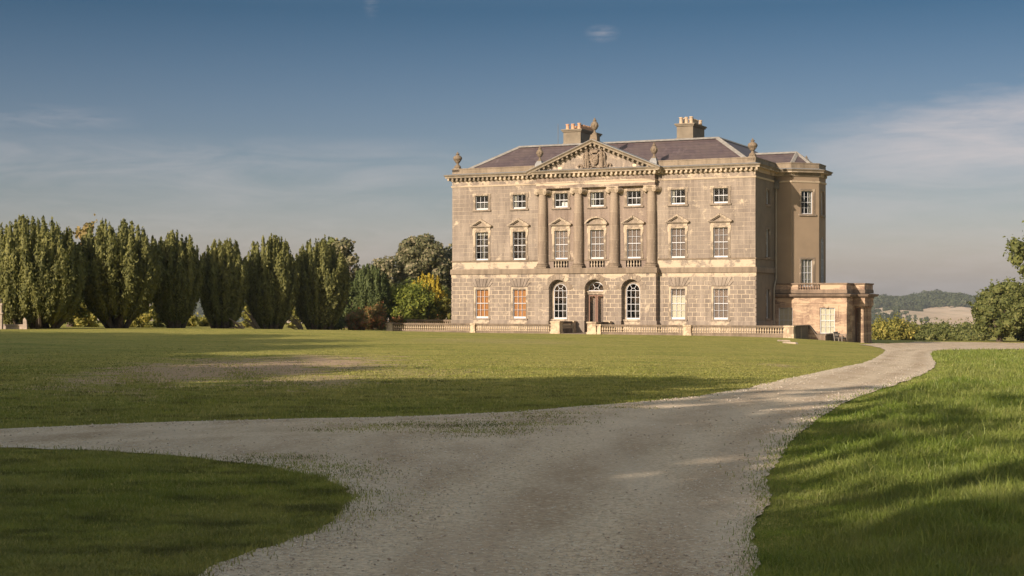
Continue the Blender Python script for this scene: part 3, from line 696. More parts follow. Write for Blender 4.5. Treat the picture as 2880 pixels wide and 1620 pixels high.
# voussoirs: fans over ground windows and arches
for c in side_b:
    n = 7; m = MB()
    for k in range(n):
        x0, x1 = c - .81 + 1.62 * k / n, c - .81 + 1.62 * (k + 1) / n; sp_ = 1.0 + (.95 if 1 <= k < n - 1 else .95)
        X0, X1 = c + (x0 - c) * 1.75, c + (x1 - c) * 1.75; g = .018; zt = 4.70 if 0 < k < n - 1 else 4.36
        f_ = 1.75 if 0 < k < n - 1 else 1.40
        X0, X1 = c + (x0 - c) * f_, c + (x1 - c) * f_
        if k == 0: X0, X1 = c + (x0 - c) * 1.40, c + (x1 - c) * (1 + .75 * .39 / .73)
        if k == n - 1: X0, X1 = c + (x0 - c) * (1 + .75 * .39 / .73), c + (x1 - c) * 1.40
        m.prism([(x0 + g, 3.99), (x1 - g, 3.99), (X1 - g * 1.3, zt), (X0 + g * 1.3, zt)], -GS - .055, -GS + .02)
    m.build('voussoirs', M['plinth'], HP)
for c in mid_b:
    n = 9; m = MB()
    for k in range(n):
        a0, a1 = math.pi * k / n + .02, math.pi * (k + 1) / n - .02; zc = 3.71; r0 = .87; r1 = 1.38 if k % 2 == 0 else 1.2
        if k in (3, 4, 5): r1 = 1.36
        P_ = lambda r_, a_: (c - r_ * math.cos(a_), min(5.08, zc + r_ * math.sin(a_)))
        m.prism([P_(r0, a0), P_(r0, (a0 + a1) / 2), P_(r0, a1), P_(r1, a1), P_(r1, a0)], BV - .035, BV + .02)
    m.build('arch_voussoirs', M['trim_dark'], HP)

# --- columns
def column_meshes():
    sh = MB(); pr = [(.43, .40), (.43, .5), (.425, 2.2), (.405, 4.2), (.36, 6.0), (.355, 6.42), (.40, 6.46), (.40, 6.52)]
    sh.lathe(pr, seg=24); ba = MB(); ba.box(-.56, .56, -.56, .40, 0, .13)
    ba.lathe([(.56, .132), (.585, .18), (.57, .25), (.49, .27), (.47, .31), (.52, .33), (.52, .38), (.45, .41), (.44, .42)], seg=24)
    ca = MB(); ca.box(-.56, .56, -.52, .30, 6.85, 6.93)
    ca.lathe([(.40, 6.50), (.44, 6.58), (.47, 6.66), (.42, 6.70)], seg=20)
    for sx, ang in ((-1, R(22)), (1, R(-22))):
        for r_, d_ in ((.235, .0), (.155, .03), (.075, .06)):        # volutes: stepped scroll discs
            T = Matrix.Translation((sx * .40, -.42 - d_, 6.63)) @ Matrix.Rotation(ang, 4, 'Z')
            k = 14; poly = [(r_ * math.cos(2 * math.pi * i / k), r_ * math.sin(2 * math.pi * i / k)) for i in range(k)]
            ca.prism(poly, -.09 if d_ else -.08, .09 if d_ else .75, T)
    ca.box(-.38, .38, -.44, .28, 6.70, 6.83)
    return sh.mesh('column_shaft', M['column'], True), ba.mesh('column_base', M['string'], True), ca.mesh('column_capital', M['capital'], True)
cm = column_meshes()
for u_ in (8.97, 12.34, 15.66, 19.03):
    c = link('column', cm[0], HP, (u_, -.20, 5.565)); link('column_base', cm[1], c); link('column_capital', cm[2], c)
    # lit edge pilaster strip behind each column
for u_ in (8.97, 12.34, 15.66, 19.03): m = MB(); m.box(u_ - .42, u_ + .42, -.06, .03, 5.57, 12.49); m.build('pilaster', M['frieze'], HP)

# --- pediment
PA, PH = 14.0, 5.95; PZ0, PZ1 = 13.97, 16.52; sl = (PZ1 - PZ0) / (PH + .22)
m = MB(); m.prism([(PA - 5.3, 13.98), (PA + 5.3, 13.98), (PA, 13.98 + 5.3 * sl - .12)], -.60, .5)
ped = m.build('pediment', stone('tympanum_stone', thr=.62, joint=.25, bw=1.1, bh=.42), HP)
m = MB(); ang = math.atan(sl)
for sgn in (-1, 1):
    L_ = math.hypot(PH + .22, PZ1 - PZ0)
    M0 = Matrix.Translation((PA, 0, PZ1)) @ Matrix.Scale(sgn, 4, (1, 0, 0)) @ Matrix.Rotation(ang, 4, 'Y')
    # profile in the (y, z') plane, extruded along x from 0 (apex) to L_
    pr = [(.25, -.52), (-.68, -.52), (-.70, -.46), (-.74, -.26), (-1.17, -.26), (-1.17, -.14), (-1.30, -.03), (-1.30, 0), (.25, 0)]
    n = len(m.v)
    for (y_, z_) in pr:
        m.v.append(tuple(M0 @ Vector((z_ * math.tan(ang) * -1 * -1, y_, z_))))      # mitred at the apex
    for (y_, z_) in pr: m.v.append(tuple(M0 @ Vector((L_ + z_ * .2, y_, z_))))
    k = len(pr)
    for j in range(k): m.f.append((n + j, n + (j + 1) % k, n + k + (j + 1) % k, n + k + j))
    m.f.append(tuple(n + k + j for j in range(k)))
    for q in range(13):
        x_ = .36 + q * .47
        m.box(x_ - .085, x_ + .085, -1.08, -.70, -.46, -.262, M0)
m.build('raking_cornice', M['cornice'], HP)
m = MB()
for sgn in (-1, 1):
    M0 = Matrix.Translation((PA, 0, PZ1 + .004)) @ Matrix.Scale(sgn, 4, (1, 0, 0)) @ Matrix.Rotation(ang, 4, 'Y')
    m.box(0 if sgn > 0 else .003, L_ - .02, -1.32, .6, .0, .035, M0)
    # the pediment's little roof running back to the main slope
m.prism([(PA - 5.6, 14.1), (PA + 5.6, 14.1), (PA, 16.42)], .5, 4.0)
m.build('pediment_roof', M['lead'], HP)
fcs = plain('fresh_cut_stone', (.62, .52, .36), .9, .05)
for u_ in (10.62, 17.48): m = MB(); m.box(u_, u_ + .34, -.625, -.55, 14.02, 14.34); m.build('repair_stone', fcs, HP)

# --- carved armorial group in the tympanum (generic supporters either side of a shield and crown)
m = MB(); ay = -.66; a0 = 14.05; zb = 14.02
def limb(p, r): m.tube([(a0 + x, ay - d, zb + z) for x, d, z in p], r, 8)
m.box(a0 - 1.55, a0 + 1.55, -.75, -.55, zb, zb + .07)
for sx in (-1, 1):
    x = sx * .66
    limb([(x - .10, .12, .10), (x - .11, .14, .5), (x - .08, .14, .95)], [.085, .10, .14]); limb([(x + .12, .12, .10), (x + .11, .14, .5), (x + .07, .14, .95)], [.085, .10, .14])
    m.ball((a0 + x - .13, ay - .18, zb + .10), (.09, .12, .05)); m.ball((a0 + x + .14, ay - .18, zb + .10), (.09, .12, .05))
    limb([(x, .14, .85), (x, .16, 1.15), (x, .15, 1.42), (x, .14, 1.52)], [.19, .18, .23, .10])
    limb([(x, .14, 1.48), (x, .15, 1.60)], [.07, .07]); m.ball((a0 + x, ay - .16, zb + 1.70), (.115, .12, .15))
    limb([(x - sx * .2, .14, 1.42), (x - sx * .36, .2, 1.2), (x - sx * .42, .2, 1.02)], [.08, .065, .05])
    limb([(x + sx * .2, .14, 1.42), (x + sx * .33, .18, 1.12), (x + sx * .30, .24, .86)], [.08, .07, .05])
    if sx > 0:      # robed figure: long skirt and trailing staff
        limb([(x, .13, .12), (x, .15, .5), (x, .15, 1.0)], [.22, .20, .17]); limb([(x + .36, .16, .12), (x + .24, .18, 1.1)], [.04, .04])
    else: limb([(x - .38, .16, .08), (x - .34, .16, 1.15)], [.035, .03])
    for k in range(9):      # scroll ends
        w = k / 8 * 4.6; m.ball((a0 + sx * (1.15 + .20 * math.cos(w) * (1 - k * .05) + .15), ay - .08, zb + .30 + .20 * math.sin(w) - .03 * k), (.09, .09, .085), 8, 5)
sh = [(-.36, 1.22), (.36, 1.22), (.38, .8), (.28, .5), (0, .30), (-.28, .5), (-.38, .8)]
m.prism([(a0 + x, zb + z) for x, z in sh], ay - .20, ay); m.prism([(a0 + x * .8, zb + .12 + z * .84) for x, z in sh], ay - .25, ay - .19)
for k in range(26): m.ball((a0 + random.uniform(-.3, .3), ay - .24, zb + random.uniform(.5, 1.15)), random.uniform(.035, .075), 6, 4)
for k in range(14): m.ball((a0 + (-1 if k % 2 else 1) * random.uniform(.36, .5), ay - .12, zb + random.uniform(.3, 1.4)), random.uniform(.05, .09), 6, 4)
m.prism([(a0 - .30, zb + 1.40), (a0 + .30, zb + 1.40), (a0 + .36, zb + 1.62), (a0 - .36, zb + 1.62)], ay - .25, ay)
for k in range(6): m.ball((a0 - .33 + k * .132, ay - .16, zb + 1.68), (.06, .08, .07), 8, 5)
for k in range(17):
    x = -.95 + k * .119; m.ball((a0 + x, ay - .10, zb + .16 + .09 * math.cos(x * 6)), (.085, .08, .07), 6, 4)
m.build('coat_of_arms', M['carving'], ped, smooth=True)

# --- windows
def sash(w, z0, h, rows, cols=3, bottom=.15, meet=None, name='window'):
    m = MB(); y0, y1 = .16, .22; hw = w / 2; fr = .055
    m.box(-hw, -hw + fr, y0 - .02, y1 + .04, 0, h); m.box(hw - fr, hw, y0 - .02, y1 + .04, 0, h); m.box(-hw + fr, hw - fr, y0 - .02, y1 + .04, h - fr, h)
    m.box(-hw + fr, hw - fr, y0 - .03, y1 + .04, 0, bottom)
    iw = w - 2 * fr; ih = h - fr - bottom
    for c in range(1, cols):
        x = -iw / 2 + iw * c / cols; m.box(x - .0135, x + .0135, y0 + .005, y1, bottom, h - fr)
    for r_ in range(1, rows):
        z = bottom + ih * r_ / rows; t_ = .028 if (rows % 2 == 0 and r_ == rows // 2) else .012
        m.box(-hw + fr, hw - fr, y0 + .002, y1 + .01, z - t_, z + t_)
    fm = m.mesh(name, M['bars'])
    g = MB(); g.box(-hw + .02, hw - .02, y1 - .025, y1 - .015, .03, h - .02); gm = g.mesh('pane', M['glass'])
    return fm, gm
def panel_mesh(name, w, z0, z1, y, mat):
    m = MB(); m.box(-w / 2 - .05, w / 2 + .05, y, y + .03, z0, z1); return m.mesh(name, mat)
def room_mesh(w, h):
    m = MB(); x = w / 2 + .5
    m.quad((-x, 1.1, -.3), (x, 1.1, -.3), (x, 1.1, h + .3), (-x, 1.1, h + .3)); m.quad((-x, .3, -.3), (-x, 1.1, -.3), (-x, 1.1, h + .3), (-x, .3, h + .3))
    m.quad((x, .3, -.3), (x, 1.1, -.3), (x, 1.1, h + .3), (x, .3, h + .3)); m.quad((-x, .3, -.3), (x, .3, -.3), (x, 1.1, -.3), (-x, 1.1, -.3)); m.quad((-x, .3, h + .3), (x, .3, h + .3), (x, 1.1, h + .3), (-x, 1.1, h + .3))
    return m.mesh('room_interior', M['room'])
def surround(w, h, t=.19, ears=True, y=-.07, ears_low=False):
    m = MB(); hw = w / 2
    def ring(a, b, y_):
        m.box(-hw - b, -hw - a, y_, .03, 0, h + a); m.box(hw + a, hw + b, y_, .03, 0, h + a); m.box(-hw - b, hw + b, y_, .03, h + a, h + b)
    ring(0.0, t * .55, y + .03); ring(t * .55 + .001, t, y)
    if ears:
        for s in (-1, 1):
            x0, x1 = sorted((s * (hw + t - .004), s * (hw + t + .07))); m.box(x0, x1, y, .03, h - .28, h + t)
    if ears_low:
        for s in (-1, 1):
            x0, x1 = sorted((s * (hw + t - .004), s * (hw + t + .06))); m.box(x0, x1, y, .03, 0, .32)
    return m
top_f = sash(OW, 0, 1.25, 2, bottom=.13); mid_f = sash(OW, 0, 2.49, 4, bottom=.13); gr_f = sash(OW, 0, 2.56, 4, bottom=.17)
room_t, room_m = room_mesh(OW, 1.25), room_mesh(OW, 2.5)
ts = surround(OW, 1.25).mesh('surround', M['trim']); ms = surround(OW, 2.49, ears_low=True).mesh('surround', M['trim'])
sl_ = MB(); sl_.box(-.92, .92, -.15, .24, -.15, -.005); sill_t = sl_.mesh('sill', M['trim_dark'])
sl_ = MB(); sl_.box(-.84, .84, -.16, .20, -.13, -.002); sill_g = sl_.mesh('sill', M['trim_dark'])
gsur = MB(); gsur.box(-.81, -.635, .0, .25, 0, 2.56); gsur.box(.635, .81, .0, .25, 0, 2.56); gsur.box(-.81, .81, .0, .25, 2.56, 2.79); gsur = gsur.mesh('surround', M['trim'])
apr = MB(); apr.box(-.79, .79, -.125, -.02, -1.18, -.135); apr = apr.mesh('apron', M['trim'])
def tri_ped():
    m = MB(); m.box(-.84, .84, -.10, .03, 2.69, 3.0)
    m.box(-1.02, 1.02, -.32, .03, 2.962, 3.03)
    m.box(-.96, .96, -.22, .03, 2.90, 2.96)
    for s in (-1, 1):
        T = Matrix.Translation((0, 0, 3.66)) @ Matrix.Scale(s, 4, (1, 0, 0)) @ Matrix.Rotation(math.atan2(.60, 1.06), 4, 'Y')
        m.box(-.00 if s > 0 else .002, 1.22, -.33, .02, -.13, .0, T); m.box(.02, 1.16, -.22, .02, -.20, -.131, T)
    m.prism([(-.85, 3.035), (.85, 3.035), (0, 3.50)], -.06, .03); return m.mesh('window_pediment', M['trim'])
def seg_ped():
    m = MB(); m.box(-.84, .84, -.10, .03, 2.69, 3.0); m.box(-1.02, 1.02, -.32, .03, 2.962, 3.03); m.box(-.96, .96, -.22, .03, 2.90, 2.96)
    r_ = 1.27; zc = 3.64 - r_; n = 14; a1 = math.asin(1.06 / r_)
    for k in range(n):
        p, q = -a1 + 2 * a1 * k / n, -a1 + 2 * a1 * (k + 1) / n
        f_ = lambda rr, a_: (rr * math.sin(a_), zc + rr * math.cos(a_))
        m.prism([f_(r_ - .13, p), f_(r_ - .13, q), f_(r_, q), f_(r_, p)], -.33, .02)
    m.prism([(-.9, 3.035)] + [((r_ - .14) * math.sin(-a1 * .9 + 1.8 * a1 * k / 10), zc + (r_ - .14) * math.cos(-a1 * .9 + 1.8 * a1 * k / 10)) for k in range(11)] + [(.9, 3.035)], -.06, .03)
    return m.mesh('window_pediment', M['trim'])
tp_, sg_ = tri_ped(), seg_ped()
shut = panel_mesh('shutter', OW - .1, .1, 2.5, .27, M['shutter']); bl_t = panel_mesh('blind', OW - .1, .1, 2.45, .26, M['blind_taupe']); bl_w = panel_mesh('blind', OW - .1, .1, 2.02, .26, M['blind_white']); bl_top = panel_mesh('blind', OW - .1, 2.0, 2.5, .30, M['blind_taupe'])
cur = MB(); cur.box(-.60, -.38, .30, .34, .1, 1.2); cur = cur.mesh('curtain', M['curtain'])
cur2 = MB(); cur2.box(-.05, .02, .30, .34, .1, 2.4); cur2.box(-.6, .6, .31, .33, 2.22, 2.40); cur2 = cur2.mesh('curtain', M['curtain'])
box_w = MB(); box_w.box(-.05, .58, .30, .5, .13, .48); box_w = box_w.mesh('window_seat', M['white'])
clutter = panel_mesh('curtain', OW - .1, .1, .62, .3, M['net'])
bal_w = MB()
for k in range(5):
    x = -.52 + k * .26; bal_w.lathe([(.07, 0), (.07, .05), (.04, .08), (.095, .20), (.085, .26), (.04, .38), (.04, .44), (.07, .48), (.07, .56)], x, .06, 5.64 - 6.36, 10)
bal_w = bal_w.mesh('window_balusters', M['trim'], True)
def win(name, u, z, kids, fm, y=0.0, rz=0.0, x=None):
    o = link(name, fm[0], HP, (u, y, z), rz); link('pane', fm[1], o)
    for n_, me_ in kids: link(n_, me_, o)
    return o
for i, c in enumerate(side_b + mid_b):
    kids = [('surround', ts), ('sill', sill_t), ('room_interior', room_t)]
    if i == 0: kids.append(('curtain', clutter))
    if c == 10.64: kids.append(('window_seat', box_w))
    if c in (14.0, 21.31, 6.63): kids.append(('curtain', cur))
    win('window', c, 10.86, kids, top_f)
    kids = [('surround', ms), ('window_pediment', sg_ if c == 14.0 else tp_), ('room_interior', room_m)]
    if c not in (2.96, 6.63): kids.append(('blind', bl_t))
    if c == 2.96: kids.append(('curtain', cur2))
    if c in mid_b: kids.append(('window_balusters', bal_w))
    win('window', c, 6.36, kids, mid_f)
    if c in side_b:
        kids = [('surround', gsur), ('sill', sill_g), ('apron', apr), ('room_interior', room_m)]
        kids.append(('shutter', shut) if c < 10 else ('blind', bl_w) if c == 21.31 else ('blind', bl_t))
        if c == 21.31: kids.append(('blind', bl_top))
        win('window', c, 1.18, kids, gr_f, y=-GS + .04)
# two arched windows and the door with its fanlight, inside the recesses
def arch_frame(w, h, rows, solid=.13, door=False):
    m = MB(); hw = w / 2; r = hw; zc = h - r; y0, y1 = .03, .09
    m.box(-hw, -hw + .05, y0, y1, 0, zc); m.box(hw - .05, hw, y0, y1, 0, zc)
    K = 14
    def arc(ra, rb, a0=0., a1=math.pi, k=K, cz=zc):
        for i in range(k):
            p, q = a0 + (a1 - a0) * i / k, a0 + (a1 - a0) * (i + 1) / k
            m.prism([(ra * math.cos(p), cz + ra * math.sin(p)), (rb * math.cos(p), cz + rb * math.sin(p)), (rb * math.cos(q), cz + rb * math.sin(q)), (ra * math.cos(q), cz + ra * math.sin(q))], y0, y1)
    arc(hw - .05, hw)
    if not door:
        m.box(-hw + .05, hw - .05, y0, y1, 0, solid); ih = zc - solid
        for c in (-1, 1): m.box(c * w / 6 - .017, c * w / 6 + .017, y0 + .01, y1 - .01, solid, zc)
        for r_ in range(1, rows + 1):
            z = solid + ih * r_ / rows; m.box(-hw + .05, hw - .05, y0 + .012, y1 - .008, z - .018, z + .018)
    else: m.box(-hw, hw, y0, y1, zc - .05, zc + .03)
    rr = r * .36; arc(rr - .03, rr)
    for a_ in (R(60), R(120)):
        d = Vector((math.cos(a_), math.sin(a_))); nn = Vector((-d.y, d.x)) * .017
        m.prism([(d.x * rr + nn.x, zc + d.y * rr + nn.y), (d.x * (r - .04) + nn.x, zc + d.y * (r - .04) + nn.y), (d.x * (r - .04) - nn.x, zc + d.y * (r - .04) - nn.y), (d.x * rr - nn.x, zc + d.y * rr - nn.y)], y0 + .01, y1 - .01)
    fm = m.mesh('arched_window', M['bars'])
    g = MB(); poly = [(-hw, 0 if not door else zc)] + [(-r * math.cos(math.pi * k / K), zc + r * math.sin(math.pi * k / K)) for k in range(K + 1)] + [(hw, 0 if not door else zc)]
    if door: poly = poly[1:-1]
    g.prism(poly, .065, .075); return fm, g.mesh('pane', M['glass'])
af = arch_frame(1.22, 3.06, 4); sl_ = MB(); sl_.box(-.84, .84, -.30, .10, -.14, -.003); sl_.box(-.78, .78, -.20, .02, -1.16, -.143); sill_a = sl_.mesh('sill', M['trim'])
netc = panel_mesh('net_curtain', 1.1, .1, 2.45, .20, M['net'])
for c in (10.64, 17.36): win('arched_window', c, 1.16, [('sill', sill_a), ('room_interior', room_m)], af, y=BV + .55)
fan = arch_frame(1.5, .75 + .02, 0, door=True)
win('fanlight', 14.0, 3.59, [('room_interior', room_t)], fan, y=BV + .55)
d_ = MB(); w = .74
for s in (-1, 1):
    x0, x1 = (-.73, -.01) if s < 0 else (.01, .73)
    d_.box(x0, x0 + .11, .04, .10, .02, 3.2); d_.box(x1 - .11, x1, .04, .10, .02, 3.2); d_.box(x0 + .11, x1 - .11, .04, .10, 3.08, 3.2); d_.box(x0 + .11, x1 - .11, .045, .095, .02, .80); d_.box(x0 + .17, x1 - .17, .03, .045, .14, .68)
d_.box(-.76, .76, .03, .11, 3.202, 3.27)
door = d_.build('front_door', M['brownwood'], HP, (14.0, BV + .55, .05))
g_ = MB(); g_.box(-.63, -.10, .06, .07, .80, 3.1); g_.box(.10, .63, .06, .07, .80, 3.1); g_.build('pane', M['glass'], door)
g_ = MB(); g_.box(-.7, .7, .5, .52, 0, 3.2); g_.build('room_interior', M['blind_taupe'], door)
for x in (-.09, .09): g_ = MB(); g_.ball((x, .0, .70), .035); g_.tube([(x, .0, .70), (x, .05, .70)], .015); g_.build('door_knob', M['brass'], door)
g_ = MB(); g_.box(-.60, -.13, .03, .04, .78, .81); g_.box(.13, .60, .03, .04, .78, .81); g_.build('door_rail', M['white'], door)
g_ = MB(); g_.box(-.84, .84, -.10, .14, 3.24, 3.42); g_.box(-.88, .88, -.16, .14, 3.421, 3.53); g_.build('door_lintel', M['trim'], door)
# side and bay windows
sf = sash(1.0, 0, 1.2, 2, bottom=.1); sfm = sash(1.0, 0, 2.35, 4, bottom=.1); sfg = sash(1.0, 0, 2.45, 4, bottom=.1)
rm_s = room_mesh(1.0, 2.4)
def sur2(w, h, sill=True):
    m = surround(w, h, .16, False, -.05)
    if sill: m.box(-w / 2 - .26, w / 2 + .26, -.12, .05, -.16, -.002)
    return m.mesh('surround', M['trim_dark'])
for z_, h_, f_ in ((10.9, 1.2, sf), (6.45, 2.35, sfm), (1.25, 2.45, sfg)):
    win('side_window', 28., z_, [('surround', sur2(1.0, h_, True)), ('room_interior', rm_s)], f_, y=3.8, rz=R(90))
bwf = sash(1.16, 0, 2.0, 4, bottom=.08); bwf2 = sash(1.16, 0, 2.37, 4, bottom=.08)
bx, by = A_[0] + 1.56 * math.cos(R(45)), A_[1] + 1.56 * math.sin(R(45))
cb = MB(); cb.box(.28, .5, .27, .3, .1, 1.9); cb = cb.mesh('curtain', M['curtain'])
win('bay_window', bx, 10.2, [('surround', sur2(1.16, 2.0)), ('room_interior', rm_s), ('curtain', cb)], bwf, y=by, rz=R(45))
win('bay_window', bx, 3.95, [('surround', sur2(1.16, 2.37)), ('room_interior', rm_s), ('blind', panel_mesh('blind', 1.1, .1, 2.3, .27, M['curtain']))], bwf2, y=by, rz=R(45))
win('bay_window', 31.32, 10.2, [('surround', sur2(1.0, 2.0)), ('room_interior', rm_s)], sash(1.0, 0, 2.0, 4, bottom=.08), y=8.21 + 1.25, rz=R(90))
af2 = arch_frame(1.0, 4.3, 5); win('bay_arched_window', 31.32, 4.0, [('room_interior', rm_s)], af2, y=8.21 + 1.25, rz=R(90))

# --- roof
def hip(mb, x0, x1, y0, y1, z0, rise, s):        # U-shaped range: front ridge with ridges turning back
    pass
E0 = .5; ZE = 14.25; RV = 4.55; ZR = 16.78
m = MB(); a, b = E0, 28 - E0; yb = BACK - E0
r1, r2 = RV, 28 - RV
m.quad((a, E0, ZE), (b, E0, ZE), (r2, RV, ZR), (r1, RV, ZR)); m.quad((b, E0, ZE), (b, yb, ZE), (r2, yb - 4, ZR), (r2, RV, ZR)); m.quad((a, yb, ZE), (a, E0, ZE), (r1, RV, ZR), (r1, yb - 4, ZR))
m.quad((b, yb, ZE), (a, yb, ZE), (r1, yb - 4, ZR), (r2, yb - 4, ZR)); m.quad((r1, RV, ZR), (r2, RV, ZR), (r2, yb - 4, ZR), (r1, yb - 4, ZR)); m.quad((a, E0, ZE), (a, yb, ZE), (b, yb, ZE), (b, E0, ZE))
roof = m.build('roof', M['slate'], HP)
m = MB(); rz_ = 15.72; bu = 29.05; bv = 9.45
E1 = [(27, 6.7), (29.1, 6.7), (30.9, 8.45), (30.9, 10.45), (29.1, 12.2), (27, 12.2)]
ap_ = (bu, bv, rz_); st_ = (24.6, bv, rz_)
m.quad((24.0, 6.7, ZE), (29.1, 6.7, ZE), ap_, st_)
for k in range(1, 4): m.quad((*E1[k], ZE), (*E1[k + 1], ZE), ap_)
m.quad((29.1, 12.2, ZE), (24., 12.2, ZE), st_, ap_); m.build('bay_roof', M['slate'], HP)
def ridge(p, q, r=.13, par=roof): g = MB(); g.tube([p, q], r, 6); g.build('ridge_capping', M['ridge'], par, smooth=True)
def rolls(p, q, w=.3):
    p, q = Vector(p), Vector(q); d = (q - p).normalized(); s_ = d.cross(Vector((0, 0, 1))).normalized(); g = MB()
    u_ = Vector((0, 0, 1))
    g.quad(p - s_ * w - u_ * .06, q - s_ * w - u_ * .06, q + u_ * .12, p + u_ * .12); g.quad(p + u_ * .12, q + u_ * .12, q + s_ * w - u_ * .06, p + s_ * w - u_ * .06)
    g.build('ridge_capping', M['ridge'], roof)
rolls((r1, RV, ZR), (r2, RV, ZR), .28); rolls((r2, RV, ZR), (b, E0, ZE), .30); rolls((r1, RV, ZR), (a, E0, ZE), .26); rolls((r2, RV, ZR), (r2, yb - 4, ZR), .2)
rolls(st_, ap_, .25)
for k in (1, 2, 3): rolls(ap_, (*E1[k], ZE), .22)
# --- chimneys
def chimney(u0, u1, v0, v1, z0, z1, mat_pot, pots, name='chimney'):
    m = MB(); m.box(u0, u1, v0, v1, z0, z1 - .16); m.box(u0 - .12, u1 + .12, v0 - .12, v1 + .12, z0, z0 + .62); m.prism([(u0 - .12, z0 + .62), (u1 + .12, z0 + .62), (u1, z0 + .75), (u0, z0 + .75)], v0 - .12, v1 + .12)
    m.box(u0 - .10, u1 + .10, v0 - .10, v1 + .10, z1 - .24, z1 - .12); m.box(u0 - .18, u1 + .18, v0 - .18, v1 + .18, z1 - .119, z1)
    c = m.build(name, M['chimney'], HP)
    p = MB(); p.lathe([(.17, 0), (.15, .08), (.13, .42), (.165, .44), (.17, .50), (.15, .52), (.11, .52), (.09, .3)], seg=12); pm = p.mesh('chimney_pot', mat_pot, True)
    for (x, y, s_) in pots: o = link('chimney_pot', pm, c, (x, y, z1 - .01)); o.scale = (1.1, 1.1, s_)
random.seed(3)
chimney(8.15, 9.85, 6.4, 11.2, 16.4, 18.42, M['pot'], [(8.45, 6.7, 1), (9.0, 6.65, 1), (9.6, 6.7, 1.1)] + [(9.6, 7.2 + k * .52, random.uniform(.85, 1.05)) for k in range(7)] + [(8.7, 7.3 + k * .7, .9) for k in range(4)])
chimney(19.05, 20.55, 6.4, 9.7, 16.4, 18.42, M['pot_buff'], [(19.35, 6.7, 1.15), (19.85, 6.7, 1.15), (20.3, 6.7, 1.2)] + [(20.25, 7.15 + k * .42, .95) for k in range(4)] + [(20.3, 9.3, 1.1), (19.5, 7.3, 1.1), (19.95, 7.5, 1.0)])
m = MB(); m.tube([(7.62, 6.4, 16.6), (7.62, 6.4, 18.95)], .022, 5); m.build('lightning_rod', M['pipe'], HP)
# --- urns
U1 = MB(); U1.lathe([(.30, 0), (.30, .12), (.20, .22), (.12, .30), (.10, .40), (.16, .44), (.22, .50), (.27, .60), (.27, .66), (.31, .68), (.40, .78), (.42, .88), (.38, 1.0), (.26, 1.10), (.14, 1.16), (.13, 1.22), (.19, 1.25), (.18, 1.30), (.06, 1.36), (.07, 1.41), (.03, 1.47)], seg=18)
for k in range(14):
    a_ = 2 * math.pi * k / 14; U1.ball((.30 * math.cos(a_), .30 * math.sin(a_), .665), (.045, .045, .05), 6, 4)
U2 = MB(); U2.lathe([(.24, 0), (.24, .10), (.14, .18), (.08, .26), (.08, .38), (.14, .42), (.24, .52), (.31, .68), (.33, .84), (.29, 1.0), (.20, 1.12), (.13, 1.16), (.17, 1.22), (.16, 1.28), (.07, 1.34), (.08, 1.40), (.03, 1.48)], seg=18)
for k in range(9):
    a_ = 2 * math.pi * k / 9; U2.ball((.30 * math.cos(a_), .30 * math.sin(a_), .80), (.07, .07, .16), 6, 4)
u1m, u2m = U1.mesh('roof_urn', M['urn'], True), U2.mesh('roof_urn', M['urn'], True)
def pedm(w, h, taper, mat):
    m = MB(); m.box(-w, w, -w, w, 0, h * .55); n = len(m.v)
    for z_, r_ in ((h * .55, w), (h, taper)):
        for sx, sy in ((-1, -1), (1, -1), (1, 1), (-1, 1)): m.v.append((sx * r_, sy * r_, z_))
    for k in range(4): m.f.append((n + k, n + (k + 1) % 4, n + 4 + (k + 1) % 4, n + 4 + k))
    m.f.append((n + 4, n + 5, n + 6, n + 7)); return m.mesh('pedestal', mat)
pd1, pd2, pd3 = pedm(.36, .42, .24, M['parapet']), pedm(.33, .62, .20, M['lead']), pedm(.34, .85, .26, M['urn'])
def urn(me, pm, u, v, zp, ph, s=1): o = link('roof_urn', me, HP, (u, v, zp + ph)); o.scale = (s, s, s); q = link('pedestal', pm, o, (0, 0, -ph / s)); q.scale = (1 / s,) * 3
urn(u1m, pd1, .36, .36, 14.3, .42, .98); urn(u1m, pd1, 27.66, .36, 14.3, .42, .98)
urn(u2m, pd2, 8.62, .0, 14.35, .62, .9); urn(u2m, pd2, 19.2, .0, 14.2, .62, .9); urn(u2m, pd3, 14.0, -.55, 16.15, .85, .98)
urn(u2m, pd1, 29.2, 12.3, 14.25, .42, .7)
# --- drainpipe
m = MB(); px_ = 28.13
m.tube([(px_, 6.0, 12.7), (px_, 6.0, 4.6), (px_, 5.75, 4.3), (px_ + .02, 5.35, 3.9), (px_ + .02, 5.25, 3.5), (px_ + .02, 5.25, .6), (px_ + .1, 5.5, .3)], .075, 8)
m.build('drainpipe', plain('painted_pipe', (.33, .28, .21), .6, .1, 3), HP); m = MB(); m.box(28.02, 28.34, 5.75, 6.25, 12.35, 12.95); m.box(27.98, 28.40, 5.69, 6.25, 12.951, 13.08); m.build('rainwater_hopper', M['pipe'], HP)
